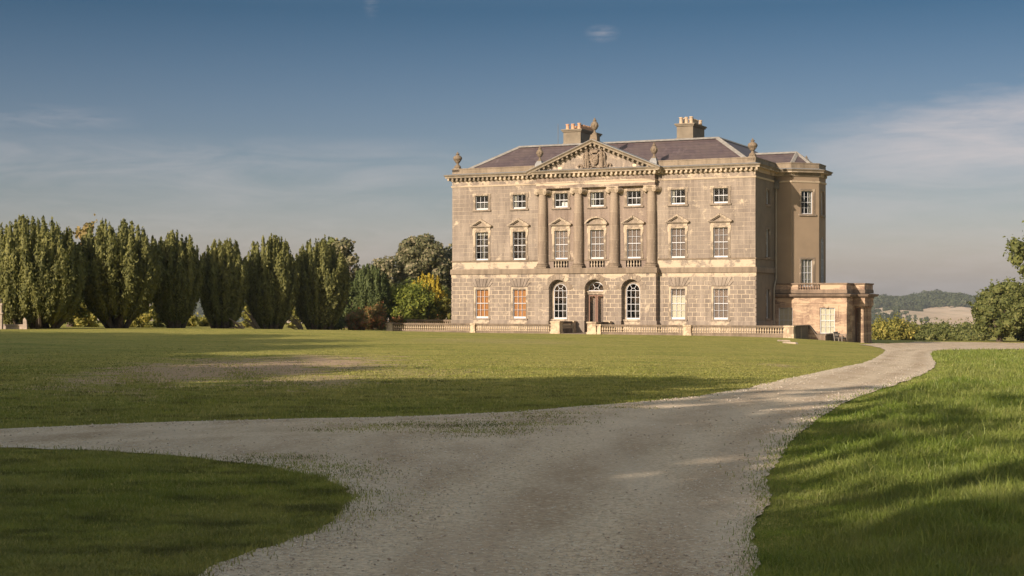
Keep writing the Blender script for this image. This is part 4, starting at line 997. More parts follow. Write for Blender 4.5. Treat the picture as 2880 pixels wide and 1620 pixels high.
# ------------------------------------------------------------------ the single-storey sandstone porch wing
PK = M['pink']
def wing_part(name, mb, mat, par=HP, **k): return mb.build(name, mat, par, **k)
ZG = -1.1
m = MB()
wall(m, 28, 29.8, ZG, 3.0, [(28.97, 1.22, .0, 2.15, False, .18)], (0, 5.95, 0))
wall(m, 29.8, 34.24, ZG, 3.0, [(32.62, 1.26, -.05, 2.15, False, .18)], (0, 5.7, 0))
m.quad((29.8, 5.7, ZG), (29.8, 5.95, ZG), (29.8, 5.95, 3), (29.8, 5.7, 3))
wall(m, 0, 8.3, ZG, 3.0, [(4.2, 1.8, -.9, 2.1, False, .4)], (34.24, 5.7, R(90)))
m.quad((34.24, 14, ZG), (28, 14, ZG), (28, 14, 3), (34.24, 14, 3))
wing = wing_part('porch_wing_wall', m, PK)
WP = [(28, 5.95), (29.8, 5.95), (29.8, 5.7), (34.24, 5.7), (34.24, 8.2), (35.22, 8.2), (35.22, 11.7), (34.24, 11.7), (34.24, 14)]
m = MB(); sweep(m, WP, [(-.3, 2.32), (.05, 2.32), (.05, 2.52), (.09, 2.53), (.09, 2.57), (.04, 2.575), (.04, 2.98), (-.3, 2.98)], False); wing_part('porch_entablature', m, PK)
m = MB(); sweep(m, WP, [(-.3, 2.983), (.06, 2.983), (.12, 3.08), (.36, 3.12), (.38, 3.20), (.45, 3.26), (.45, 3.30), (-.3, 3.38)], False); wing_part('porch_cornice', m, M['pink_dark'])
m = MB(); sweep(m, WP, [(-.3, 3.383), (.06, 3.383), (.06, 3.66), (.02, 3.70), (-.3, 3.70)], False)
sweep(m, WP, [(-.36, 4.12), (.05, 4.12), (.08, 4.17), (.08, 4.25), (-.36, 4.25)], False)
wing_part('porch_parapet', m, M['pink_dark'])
m = MB()       # die blocks between base and coping; open in the middle for the little balusters
m.box(28.02, 29.79, 5.95, 6.25, 3.70, 4.12); m.box(29.8, 30.14, 5.7, 5.96, 3.70, 4.12); m.box(32.01, 34.24, 5.7, 5.96, 3.70, 4.12)
m.box(33.94, 34.239, 5.961, 14, 3.70, 4.12); m.box(34.87, 35.22, 8.2, 11.7, 3.70, 4.12); m.box(34.25, 34.869, 8.2, 8.5, 3.70, 4.12); m.box(34.25, 34.869, 11.4, 11.7, 3.7, 4.12)
wing_part('porch_parapet_die', m, PK)
sb = MB(); sb.lathe([(.07, 0), (.07, .04), (.04, .07), (.10, .17), (.09, .22), (.04, .33), (.04, .37), (.07, .40), (.07, .43)], seg=10); sbm = sb.mesh('porch_baluster', PK, True)
for k in range(8): link('porch_baluster', sbm, wing, (30.14 + (k + .62) * .225, 5.83, 3.695))
m = MB(); m.box(28, 34.0, 6.4, 13.9, 3.02, 3.32); wing_part('porch_flat_roof', m, M['lead'])
m = MB()
m.box(33.83, 34.27, 5.6, 5.9, ZG, 2.20); m.box(33.79, 34.31, 5.56, 5.9, 2.201, 2.319); m.box(33.79, 34.31, 5.56, 5.9, ZG, -.62)
wing_part('porch_pilaster', m, PK); m = MB(); m.box(34.1, 34.30, 7.3, 7.75, ZG, 2.319); wing_part('porch_pilaster', m, PK); m = MB(); m.box(34.1, 34.30, 6.5, 6.85, ZG, 2.319); wing_part('porch_pilaster', m, PK)
for c, v_ in ((28.97, 5.95), (32.62, 5.7)):      # window frames in flat bands and a keystone
    m = MB(); m.box(c - .95, c - .66, v_ - .04, v_ + .02, 1.35, 2.31); m.box(c + .66, c + .95, v_ - .04, v_ + .02, 1.35, 2.31); m.box(c - .659, c + .659, v_ - .04, v_ + .02, 2.16, 2.31); m.prism([(c - .09, 2.15), (c + .09, 2.15), (c + .15, 2.315), (c - .15, 2.315)], v_ - .10, v_ - .042)
    wing_part('porch_window_surround', m, PK)
cl = MB(); cl.lathe([(.24, ZG), (.24, -.86), (.235, -.78), (.195, -.74), (.195, 0), (.165, 2.14), (.20, 2.17), (.22, 2.22)], seg=18); cl.box(-.24, .24, -.24, .24, 2.221, 2.315); cl.box(-.27, .27, -.27, .27, ZG, -.88)
clm = cl.mesh('porch_column', PK, True)
for u_, v_ in ((34.97, 8.42), (34.97, 9.35), (34.97, 10.6), (34.97, 11.42)): link('porch_column', clm, HP, (u_, v_, 0))
m = MB(); m.box(34.0, 34.02, 9.0, 10.8, -.9, 2.1); wing_part('porch_door', m, M['brownwood'])
def wwin(u, v, z, w, h, blind):
    fm = sash(w, 0, h, 4, bottom=.08, name='porch_window')
    o = link('porch_window', fm[0], HP, (u, v - .06, z)); link('pane', fm[1], o)
    link('blind', panel_mesh('blind', w - .1, .05, h - .03, .26, blind), o); return o
wwin(28.97, 5.95, 0.0, 1.22, 2.15, M['blind_white']); wwin(32.62, 5.7, -.05, 1.26, 2.2, M['blind_white'])

# ------------------------------------------------------------------ terrace, path
m = MB(); m.box(-4.2, 32.3, -4.45, -.02, -1.2, -.02); m.box(-5.2, -.02, -.02, 1.2, -1.2, -.022); m.box(28.2, 32.3, .0, 6.1, -1.2, -.02)
t_ = m.build('terrace', M['paving'], None, (HX0, HY0, 0), HROT); tag(t_, kind='structure', label='paved terrace between the balustrade and the front of the mansion')
m = MB(); m.box(12.62, 15.06, -4.9, -.75, -.3, .012); m.box(13.15, 14.85, -.75, -.12, -.1, .045)
tag(m.build('path', M['paving'], None, (HX0, HY0, 0), HROT), kind='structure', label='pale stone path through the gap in the balustrade to the front door')

# ------------------------------------------------------------------ balustrades
bb = MB(); bb.box(-.07, .07, -.07, .07, 0, .04); bb.lathe([(.055, .04), (.035, .08), (.085, .18), (.078, .23), (.032, .35), (.03, .38), (.055, .41)], seg=10); bb.box(-.065, .065, -.065, .065, .411, .445)
bbm = bb.mesh('baluster', M['bal'], True)
def balustrade(label, p, q, piers, z0=-.25, zt=.79, rail=True, ends=(0, 0), group='runs of the terrace balustrade', sp=.205, hidelow=0., sx=1.):
    """p->q in house coordinates; piers = list of (start, end, top z, bottom drop) distances along the run"""
    P, Q = Vector(p), Vector(q); L_ = (Q - P).length; ang = math.atan2(Q.y - P.y, Q.x - P.x)
    w = W2(*p); root = tag(empty('balustrade', (w[0], w[1], 0), HROT + ang), label, 'balustrade', group)
    m = MB(); s = ends[0]; segs = []
    for a, b, t, _ in sorted(piers) + [(L_ - ends[1], L_, 0, 0)]:
        if a - s > .3: segs.append((s, a))
        s = b
    zb = zt - .61
    for a, b in segs: m.box(a, b, -.15, .15, z0, zb - .04); m.box(a, b, -.12, .12, zb - .039, zb)
    m.build('plinth', M['rail'], root)
    m = MB()
    for a, b in segs: m.box(a, b, -.16, .16, zt - .105, zt); m.box(a, b, -.12, .12, zt - .16, zt - .106)
    m.build('coping', M['rail'], root)
    for a, b, t, d in piers:
        m = MB(); w_ = .19 + d; m.box(a, b, -w_, w_, z0, t - .12); m.box(a - .05, b + .05, -w_ - .05, w_ + .05, t - .119, t); m.box(a - .05, b + .05, -w_ - .05, w_ + .05, z0, zb - .03)
        m.build('pier', M['bal'], root)
    n = 0
    for a, b in segs:
        k = max(1, round((b - a - .05) / sp))
        for i in range(k):
            o = link('baluster', bbm, root, (a + (i + .5) * (b - a) / k, 0, zb)); n += 1
    return root
BVV = -4.6
balustrade('long balustrade run left of the path in front of the mansion', (-4.03, BVV), (12.59, BVV), [(0, .57, .80, .09), (8.27, 8.68, .80, .06), (15.81, 16.62, 1.03, .16)])
balustrade('long balustrade run right of the path in front of the mansion', (15.09, BVV), (32.42, BVV), [(0, .76, 1.0, .16), (.83, 1.14, .80, .05), (8.32, 8.95, .80, .06), (16.59, 17.33, .80, .10)], z0=-.5)
balustrade('short shaded balustrade return on the left side of the path', (12.2, BVV + .38), (12.2, -1.0), [(2.7, 3.2, 1.03, .05)], zt=1.0, group='balustrade returns beside the path')
balustrade('short shaded balustrade return on the right side of the path', (15.5, BVV + .38), (15.5, -1.0), [(2.7, 3.2, 1.0, .05)], zt=.97, group='balustrade returns beside the path')
balustrade('balustrade run behind, joining the left corner of the mansion to the shrubs', (-5.2, 1.0), (-.1, 1.0), [(4.75, 5.1, 1.0, .05)], zt=1.02)
# solid return walls stepping down to the drive beside the porch
def solid(name, label, poly, y0, y1, p, ang, mat, cat, group=None):
    w = W2(*p); root = tag(empty(name, (w[0], w[1], 0), HROT + ang), label, cat, group)
    m = MB(); m.prism(poly, y0, y1); m.build('wall_face', mat, root)
    m = MB(); top = [q for q in poly if q[1] > -1.0 or True]
    top = poly[1:-1]
    for a, b in zip(top[:-1], top[1:]):
        d = Vector((b[0] - a[0], b[1] - a[1])).normalized(); nrm = Vector((-d.y, d.x)); 
        if nrm.y < 0: nrm = -nrm
        m.prism([a, b, (b[0] + nrm.x * .09, b[1] + nrm.y * .09), (a[0] + nrm.x * .09, a[1] + nrm.y * .09)], y0 - .06, y1 + .06)
    m.build('coping', M['rail'], root); return root
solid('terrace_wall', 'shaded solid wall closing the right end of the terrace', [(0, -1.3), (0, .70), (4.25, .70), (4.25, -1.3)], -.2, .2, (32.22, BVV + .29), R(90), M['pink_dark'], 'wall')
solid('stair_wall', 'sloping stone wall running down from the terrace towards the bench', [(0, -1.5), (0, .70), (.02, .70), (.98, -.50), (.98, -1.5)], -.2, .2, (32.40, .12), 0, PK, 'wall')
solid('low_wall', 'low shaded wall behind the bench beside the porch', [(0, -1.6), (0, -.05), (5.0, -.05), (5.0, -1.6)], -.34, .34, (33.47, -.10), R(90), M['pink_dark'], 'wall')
# sunlit end block
# ------------------------------------------------------------------ bench
w = W2(34.35, 1.6); hz = h1(*w)
bench = tag(empty('garden_bench', (w[0], w[1], hz), HROT + R(90)), 'grey weathered wooden garden bench beside the porch columns', 'bench')
BL = 1.5
def bp_(name, *boxes):
    m = MB()
    for b in boxes: m.box(*b)
    return m.build(name, M['benchwood'], bench)
# local x = along the bench (into the house), local y = -u direction ... seat faces +u
for x in (-BL / 2, BL / 2 - .07):
    bp_('leg', (x, x + .07, -.62, -.55, 0, .64)); 
    T = Matrix.Translation((0, -.06, 0)) @ Matrix.Rotation(R(-9), 4, 'X'); m = MB(); m.box(x, x + .07, 0, .07, 0, .92, T); m.build('rear_leg', M['benchwood'], bench)
    bp_('armrest', (x - .01, x + .08, -.66, -.02, .64, .68))
bp_('seat', *[(-BL / 2 + .02, BL / 2 - .02, -.62 + k * .105, -.62 + k * .105 + .085, .40, .43) for k in range(6)], (-BL / 2 + .07, BL / 2 - .07, -.60, -.57, .33, .399))
m = MB(); T = Matrix.Translation((0, -.06, 0)) @ Matrix.Rotation(R(-9), 4, 'X'); m.box(-BL / 2 + .07, BL / 2 - .07, .02, .05, .82, .92, T); m.box(-BL / 2 + .07, BL / 2 - .07, .02, .05, .48, .54, T)
for k in range(12): x = -BL / 2 + .14 + k * .112; m.box(x, x + .045, .025, .045, .541, .819, T)
m.build('backrest', M['benchwood'], bench)

# flat stones lying in the grass bank
for i, (px, py, a_, l_, lab) in enumerate(((2204, 960, .1, .95, 'flat pale stone slab lying in the grass bank, the left one'), (2222, 966, -.75, 1.15, 'narrow pale stone slab lying askew in the grass bank, the right one'))):
    q = unproj(px, py); m = MB(); m.prism([(-l_ / 2, -.02), (l_ / 2, -.02), (l_ / 2 - .08, .09), (-l_ / 2 + .1, .11)], -.14, .14)
    tag(m.build('stone_slab', M['gravestone'], None, (q[0], q[1], h1(*q)), a_), lab, 'stone')
# garden pier, low wall and post at the far left edge
def at(px, Y): return ((px - CX) / FPX * Y, Y)
q = at(-4, 104); g0 = h1(*q); m = MB(); m.box(-.26, .26, -.26, .26, -.3, 1.05); m.box(-.33, .33, -.33, .33, 1.051, 1.13); m.box(-.24, .24, -.24, .24, 1.131, 1.62); m.box(-.28, .28, -.28, .28, 1.621, 1.78)
r_ = tag(empty('garden_pier', (q[0], q[1], g0), R(8)), 'stone garden pier at the left edge of the lawn', 'pier'); m.build('shaft', M['gravestone'], r_)
m = MB(); m.ball((0, 0, 1.95), (.2, .2, .2), 12, 8); m.build('ball_finial', M['gravestone'], r_, smooth=True)
q = at(40, 105); m = MB(); m.box(-.9, .9, -.15, .15, -.3, .24); m.box(-.92, .92, -.2, .2, .241, .32)
r_ = tag(empty('garden_wall', (q[0], q[1], h1(*q)), 0), 'very low stone kerb wall between the garden pier and the first yew', 'wall'); m.build('wall_face', M['gravestone'], r_)
q = at(71, 104.6); m = MB(); m.prism([(-.13, -.2), (.15, -.2), (.10, .62), (-.04, .80), (-.13, .66)], -.08, .08)
tag(m.build('stone_marker', M['gravestone'], None, (q[0], q[1], h1(*q)), 0), 'small pale leaning stone at the foot of the first yew', 'stone')
# ------------------------------------------------------------------ trees and shrubs
def leaves(P, Nrm, size, jit=.6, aspect=1.6, up=0.0):
    """one small bent-free quad per point, facing roughly along Nrm"""
    n = len(P); Nn = Nrm + rng.normal(size=(n, 3)) * jit; Nn /= np.linalg.norm(Nn, axis=1)[:, None] + 1e-9
    t = rng.normal(size=(n, 3)); t[:, 2] = t[:, 2] * (1 - up) + up * 3
    t -= Nn * (t * Nn).sum(1)[:, None]; t /= np.linalg.norm(t, axis=1)[:, None] + 1e-9
    b = np.cross(Nn, t); s = (size * (.6 + .8 * rng.random(n)))[:, None] if np.ndim(size) else size * (.6 + .8 * rng.random(n))[:, None]
    V = np.empty((n, 4, 3)); V[:, 0] = P - t * s * .5 * aspect; V[:, 1] = P + b * s * .5; V[:, 2] = P + t * s * .5 * aspect; V[:, 3] = P - b * s * .5
    return V.reshape(-1, 3), np.arange(n * 4).reshape(n, 4)
def join(parts):
    Vs, Fs, o = [], [], 0
    for V, F in parts: Vs.append(V); Fs.append(F + o); o += len(V)
    return np.concatenate(Vs), np.concatenate(Fs)
def tubes_np(path, rad, seg=6):
    k = len(path); V = []
    for i in range(k):
        for j in range(seg):
            w = 2 * math.pi * j / seg; V.append(path[i] + np.array([math.cos(w) * rad[i], math.sin(w) * rad[i], 0]))
    F = [(i * seg + j, i * seg + (j + 1) % seg, (i + 1) * seg + (j + 1) % seg, (i + 1) * seg + j) for i in range(k - 1) for j in range(seg)]
    return np.array(V), np.array(F)
def yew(label, X, Y, Rw, H, mat, base=.75, nplume=70, shape=2.3, dens=1.0, low=.10, seed=1, group=None, leaf=.11, cat='yew tree', z=None, name='yew_tree', flat=.22, pr=.40, squash=1.):
    global rng; rng = np.random.default_rng(seed)
    z = h1(X, Y) - .1 if z is None else z
    root = tag(empty(name, (X, Y, z)), label, cat, group); parts = []; tr = MB()
    for i in range(nplume):
        rim = i < nplume * .62
        a = 2 * math.pi * ((i * .618034) % 1) + rng.normal() * .1
        rr = (.80 + .2 * rng.random()) if rim else math.sqrt(rng.random()) * .8
        lo_ = rng.random() if rim else 0.
        Rt = Rw * rr * (1 - .12 * lo_); Ht = H * (1 - flat * rr ** 2.4) * (1 - .30 * lo_ ** 1.5) * (1 - abs(rng.normal()) * .028)
        b0 = base * (.35 + .65 * rr); t = np.linspace(0, 1, 15)
        rad = b0 + (Rt - b0) * (1 - (1 - t) ** shape); wob = rng.normal() * .15
        path = np.c_[np.cos(a + wob * t) * rad, np.sin(a + wob * t) * rad * squash, Ht * t]
        t0 = low + .12 * rng.random(); w0 = pr * (.75 + .45 * rng.random()) * (Rw / 3) ** .5
        prof = lambda s_: w0 * np.minimum(1, ((s_ - t0) / .16).clip(0, 1) ** .6) * (1 - ((s_ - .74).clip(0) / .26) ** 1.8).clip(0, 1) ** .8
        ts_ = np.linspace(t0 + .01, .975, 12); pc = np.stack([np.interp(ts_, t, path[:, j]) for j in range(3)], -1)
        parts.append(tubes_np(pc, prof(ts_) * .62 + .01, 5))
        n = int((520 if rim else 260) * dens); s_ = t0 + (1 - t0) * rng.random(n) ** .9
        c = np.stack([np.interp(s_, t, path[:, j]) for j in range(3)], -1); th_ = rng.random(n) * 6.283
        out = np.c_[np.cos(th_), np.sin(th_), np.full(n, .15)]
        lump = 1 + .36 * np.sin(th_ * 3 + s_ * 34 + i) * np.sin(s_ * 57 + i * 2)
        w = prof(s_) * lump * (.85 + .3 * rng.random(n))
        P = c + out * w[:, None]; P[:, 2] += .12 * rng.random(n) * H / 8
        parts.append(leaves(P, out + np.array([0, 0, .35]), leaf * (H / 8) ** .3, .55, 1.9, .75))
        # upright sprigs breaking the outline
        m_ = int(20 * dens) if rim else int(12 * dens)
        if m_:
            s2 = t0 + .1 + (.9 - t0) * rng.random(m_); c = np.stack([np.interp(s2, t, path[:, j]) for j in range(3)], -1); th_ = rng.random(m_) * 6.283
            o2 = np.c_[np.cos(th_), np.sin(th_), np.zeros(m_)]; P0 = c + o2 * prof(s2)[:, None] * 1.0
            K = 7; hh = .20 * H / 8 * (.6 + .7 * rng.random(m_))
            P = (P0[:, None, :] + np.linspace(0, 1, K)[None, :, None] * hh[:, None, None] * np.array([0, 0, 1.]) + rng.normal(size=(m_, K, 3)) * .03 * (1.6 - np.linspace(0, 1, K))[None, :, None]).reshape(-1, 3)
            parts.append(leaves(P, np.repeat(o2, K, 0) + np.array([0, 0, .1]), leaf * 1.05, .5, 1.8, .8))
        if rim and i % 3 == 0:
            kk = 6; tr.tube([tuple(path[j]) for j in range(kk)], [.16, .14, .12, .10, .08, .05][:kk], 6)
    tr.tube([(0, 0, -.2), (0, 0, H * .10), (0, 0, H * .2)], [base * .8, base * .6, base * .3], 10)
    V, F = join(parts); link('crown', np_mesh('crown', V, F, mat), root); tr.build('trunk', M['bark'], root, smooth=True)
    return root
def blobcrown(blobs, mat, leaf, per, seed, core=.72, sprig=0.0, upf=.2):
    """blobs: (x,y,z,rx,ry,rz)"""
    global rng; rng = np.random.default_rng(seed); parts = []
    B = np.array(blobs)
    ico = MB(); ico.ball((0, 0, 0), 1, 8, 6); IV = np.array(ico.v)
    for (x, y, z, rx, ry, rz) in blobs:
        V = IV * np.array([rx, ry, rz]) * core * (1 + .12 * rng.normal(size=(len(IV), 1))) + np.array([x, y, z])
        F = np.array([list(f) if len(f) == 4 else [f[0], f[1], f[2], f[2]] for f in ico.f]); F = np.array([f for f in F])
        T = []
        for f in ico.f:
            if len(f) == 4: T += [(f[0], f[1], f[2]), (f[0], f[2], f[3])]
            else: T.append(f)
        T = np.array(T); T = np.c_[T, T[:, :1]]
        # triangles as degenerate-free quads: split each into its own small leaf-like quad via midpoints
        a, b, c = V[T[:, 0]], V[T[:, 1]], V[T[:, 2]]; mdp = (a + c) / 2; QV = np.stack([a, b, c, mdp], 1).reshape(-1, 3); parts.append((QV, np.arange(len(QV)).reshape(-1, 4)))
        n = int(per * (rx * ry + ry * rz + rx * rz) / 3); d = rng.normal(size=(n, 3)); d /= np.linalg.norm(d, axis=1)[:, None]
        # clumps on the surface: modulate the radius by a few random directions
        K = rng.normal(size=(14, 3)); K /= np.linalg.norm(K, axis=1)[:, None]; lum = np.max((d @ K.T).clip(0) ** 14, axis=1)
        rr = .80 + .30 * lum + .07 * rng.normal(size=n); P = d * np.array([rx, ry, rz]) * rr[:, None] + np.array([x, y, z])
        keep = lum + .35 + .4 * rng.random(n) > .55
        # drop what lies deep inside a neighbour
        for (x2, y2, z2, a2, b2, c2) in blobs:
            if (x2, y2, z2) == (x, y, z): continue
            q = ((P - np.array([x2, y2, z2])) / np.array([a2, b2, c2])); keep &= (q ** 2).sum(1) > .42
        P, d = P[keep], d[keep]; parts.append(leaves(P, d + np.array([0, 0, .25]), leaf, .75, 1.5, upf))
        if sprig:
            ks = int(n * sprig / 12); d2 = rng.normal(size=(ks, 3)); d2[:, 2] = np.abs(d2[:, 2]); d2 /= np.linalg.norm(d2, axis=1)[:, None]
            P0 = d2 * np.array([rx, ry, rz]) + np.array([x, y, z]); L_ = leaf * 2.2
            P = (P0[:, None] + np.linspace(-.3, 1, 8)[None, :, None] * (d2 + np.array([0, 0, .5]))[:, None] * L_ + rng.normal(size=(ks, 8, 3)) * leaf * .5).reshape(-1, 3)
            parts.append(leaves(P, np.repeat(d2, 8, 0), leaf * .9, .8, 1.5))
    return join(parts)
def tree(name, label, X, Y, blobs, mat, leaf, per, seed, cat, group=None, trunk=.3, th=None, z=None, sprig=.15, limbs=True, tmat=None, core=.72):
    z = h1(X, Y) if z is None else z
    root = tag(empty(name, (X, Y, z)), label, cat, group)
    V, F = blobcrown(blobs, mat, leaf, per, seed, core, sprig); link('crown', np_mesh('crown', V, F, mat), root)
    if trunk:
        m = MB(); zt = th or min(b[2] - b[5] * .5 for b in blobs); cx, cy = sum(b[0] for b in blobs) / len(blobs), sum(b[1] for b in blobs) / len(blobs)
        m.tube([(0, 0, -.4), (0, 0, .1), (cx * .3, cy * .3, zt * .6), (cx * .6, cy * .6, zt)], [trunk * 1.5, trunk * 1.05, trunk * .9, trunk * .75], 10)
        if limbs:
            for b in blobs[:14]: m.tube([(cx * .6, cy * .6, zt * .95), ((cx * .6 + b[0]) / 2, (cy * .6 + b[1]) / 2, (zt + b[2]) / 2 - .2), (b[0], b[1], b[2])], [trunk * .5, trunk * .32, trunk * .12], 6)
        m.build('trunk', tmat or M['bark'], root, smooth=True)
    return root
def crownblobs(rx, ry, z0, z1, n, br, seed, top=1.0):
    r_ = random.Random(seed); out = []; cz, rz = (z0 + z1) / 2, (z1 - z0) / 2
    for i in range(n):
        zz = 1 - 2 * (i + .5) / n; a = i * 2.39996 + r_.uniform(-.3, .3); q = math.sqrt(max(0, 1 - zz * zz)); s = 1 - br / max(rx, 1e-3) * .6
        b = br * r_.uniform(.75, 1.25)
        out.append((rx * s * q * math.cos(a), ry * s * q * math.sin(a), cz + zz * (rz - b * .7), b, b, b * r_.uniform(.75, .95)))
    out.append((0, 0, cz, rx * .62, ry * .62, rz * .62)); return out
def P(px, Y): return ((px - CX) / FPX * Y)
def zy(py, Y): return EYE - (py - HY) / FPX * Y
GY = 'row of Irish yews along the lawn'
def yewpx(label, x0, x1, ytop, Y, seed, base_px=None, **k):
    X = P((x0 + x1) / 2 if base_px is None else base_px, Y); z = h1(X, Y) - .15; H = zy(ytop, Y) - z; Rw = (x1 - x0) / 2 / FPX * Y
    return yew(label, X, Y, Rw * 1.09, H, M['yew'], seed=seed, group=GY, z=z, **k)
yewpx('tallest yew at the left end of the row, leafy almost to the ground', -30, 222, 598, 108, 21, base=1.5, low=.03, nplume=105, shape=3.4, flat=.32)
yewpx('broad flat-topped yew, second from the left', 214, 446, 614, 112, 22, base=.55, low=.08, nplume=92, shape=1.75, flat=.27)
yewpx('narrow shaded yew, third from the left', 424, 566, 646, 117, 23, base=.5, low=.06, nplume=74, shape=1.7, flat=.32)
yewpx('smallest yew of the row with a notched top, fourth from the left', 562, 692, 662, 121, 24, base=.75, low=.04, nplume=70, shape=1.6, flat=.32)
yewpx('dense yew with an ivy-clad base, fifth from the left', 686, 836, 656, 125, 25, base=.8, low=.02, nplume=80, shape=1.65, flat=.32)
yewpx('vase-shaped yew, sixth and last of the row', 822, 976, 664, 129, 26, base=.85, low=.03, nplume=80, shape=1.7, flat=.32)
Y = 142; z_ = h1(P(1040, Y), Y); yew('small rounded dark yew between the row and the golden shrubs', P(1040, Y), Y, 56 / FPX * Y, zy(738, Y) - z_, M['yew2'], base=1.3, low=.03, nplume=70, shape=3.4, seed=27, flat=.3, z=z_ - .1)
Y = 138; X = P(1206, Y)
# golden upright conifer behind the green bush
Y = 146; z_ = h1(P(1203, Y), Y); yew('golden-yellow upright conifer behind the bright green bush', P(1203, Y), Y, 56 / FPX * Y, zy(764, Y) - z_, M['gold'], base=.8, low=.25, nplume=60, shape=2.6, seed=31, flat=.38, cat='conifer', name='golden_conifer', leaf=.12, pr=.22, z=z_)
def bush(name, label, x0, x1, ytop, Y, mat, leaf, per, seed, cat='bush', ybot=925, n=12, brf=.42, group=None, depth=1.0, sprig=.25, trunk=.12):
    rx = (x1 - x0) / 2 / FPX * Y; X = P((x0 + x1) / 2, Y); g = h1(X, Y); H = max(zy(ytop, Y) - g, .4)
    bl = crownblobs(rx, rx * depth, -.15 * H, H, n, min(rx, H) * brf, seed)
    return tree(name, label, X, Y, bl, mat, leaf, per, seed, cat, group, trunk=trunk, sprig=sprig, limbs=False)
bush('green_bush', 'large rounded bright green bush left of the mansion', 1086, 1232, 800, 143.5, M['bushg'], .17, 520, 41, n=22, brf=.36, sprig=.5)
bush('green_bush', 'pale green spreading shrub against the left corner of the mansion', 1200, 1282, 832, 144.5, M['bushy'], .16, 420, 42, n=10)
bush('red_shrub', 'reddish shrub by the left end of the balustrade with orange leaves', 966, 1040, 868, 134, M['bushr'], .13, 500, 43, n=9)
bush('red_shrub', 'taller green-brown shrub above the red ones left of the balustrade', 1008, 1090, 852, 138.5, M['bushr'], .13, 500, 44, n=10)
bush('red_shrub', 'low russet shrub just behind the balustrade corner', 1092, 1146, 884, 141.5, M['bushr'], .12, 500, 45, n=7)
bush('dark_shrub', 'low dark shrub at the foot of the last yew', 905, 972, 880, 133, M['yew2'], .13, 500, 46, n=8)
bush('red_shrub', 'low dark red shrub close to the mansion corner', 1160, 1262, 893, 142, M['bushr'], .12, 450, 47, n=9)
# broadleaf trees
def btree(name, label, x0, x1, ytop, ybot, Y, mat, leaf, per, seed, n=26, brf=.33, cat='tree', group=None, depth=1., z=None, trunk=.35, sprig=.15):
    rx = (x1 - x0) / 2 / FPX * Y; X = P((x0 + x1) / 2, Y); g = h1(X, Y) if z is None else z
    z1_, z0_ = zy(ytop, Y) - g, max(zy(ybot, Y) - g, .3)
    return tree(name, label, X, Y, crownblobs(rx, rx * depth, z0_, z1_, n, min(rx, (z1_ - z0_) / 2) * brf, seed), mat, leaf, per, seed, cat, group, trunk=trunk, z=g, sprig=sprig)
btree('holm_oak', 'great rounded evergreen oak rising behind the left side of the mansion', 1106, 1262, 656, 870, 172, M['oak'], .25, 280, 51, n=34, brf=.34, sprig=.03)
btree('holm_oak', 'evergreen oak partly hidden by the left wall of the mansion', 1215, 1400, 682, 900, 175, M['oak'], .25, 240, 52, n=30, brf=.34, sprig=.03)
btree('holm_oak', 'lower rounded evergreen oak left of the great one', 1030, 1130, 722, 880, 168, M['oak'], .25, 260, 53, n=22, brf=.36, sprig=.03)
btree('holm_oak', 'dark evergreen oak mass under the great crown', 1100, 1260, 780, 915, 160, M['broad'], .26, 200, 54, n=24, brf=.36)
btree('broadleaf_tree', 'loose-leaved broadleaf tree behind the last yew', 905, 1016, 668, 900, 152, M['oak'], .24, 240, 55, n=22, brf=.36, sprig=.08)
btree('broadleaf_tree', 'rounded treetop just above the sixth yew', 885, 960, 664, 800, 156, M['broad'], .26, 170, 56, n=12, brf=.4)
btree('autumn_tree', 'brownish autumn tree showing between the first two yews', 190, 290, 620, 900, 150, M['autumn'], .26, 130, 57, n=18, brf=.34, sprig=.3)
btree('dark_tree', 'dark evergreen filling the gap behind the first and second yews', 130, 270, 790, 915, 122, M['yew2'], .17, 260, 58, n=16, brf=.4)
btree('dark_tree', 'dark evergreen behind the last yew and the small rounded one', 930, 1010, 790, 915, 141, M['yew2'], .18, 260, 60, n=14, brf=.4)
for i, (a, b, yt, Y, lab) in enumerate(((18, 78, 868, 112, 'yellow-green bush above the low kerb at the left edge'), (206, 286, 826, 122, 'yellow-green bush under the second yew, on its left'), (340, 440, 832, 124, 'yellowing bush seen between the second and third yews'), (418, 470, 846, 127, 'yellow-green bush pressed against the third yew'),
        (505, 560, 886, 134, 'low leafy bush in the gap right of the third yew'), (548, 602, 892, 136, 'low yellow-flecked bush left of the fourth yew'), (672, 722, 838, 134, 'bush behind the leaning stems between the fourth and fifth yews'), (800, 850, 850, 138, 'bush behind the leaning stems between the fifth and sixth yews'))):
    bush('garden_bush', lab, a, b, yt, Y, M['bushy'], .16, 330, 70 + i, n=9, group='bushes glimpsed under the yews', sprig=.4)
# pale leaning stems
def stems(label, x0, y0, x1, y1, Y, seed):
    r_ = random.Random(seed); m = MB(); A, B = Vector((P(x0, Y), Y, zy(y0, Y))), Vector((P(x1, Y), Y, zy(y1, Y))); g = B.copy(); g.z = h1(B.x, B.y) - .1
    for k in range(9):
        a = A + Vector((r_.uniform(-.5, .3), r_.uniform(-.4, .4), r_.uniform(-1.2, .3))); mid = (a + g) / 2 + Vector((r_.uniform(-.1, .25), 0, r_.uniform(-.1, .2)))
        m.tube([tuple(g - B + Vector((r_.uniform(-.2, .2), 0, 0))), tuple(mid - B), tuple(a - B)], [.075, .055, .02], 5)
    tag(m.build('leaning_stems', M['paleback'], None, tuple(B), smooth=True), label, 'branches')
stems('pale bare stems leaning left at the foot of the fifth yew', 692, 862, 728, 920, 124, 1); stems('pale bare stems leaning left at the foot of the sixth yew', 812, 880, 850, 922, 128, 2); stems('short pale cut branches lying beside the fourth yew', 655, 898, 682, 918, 120, 3)
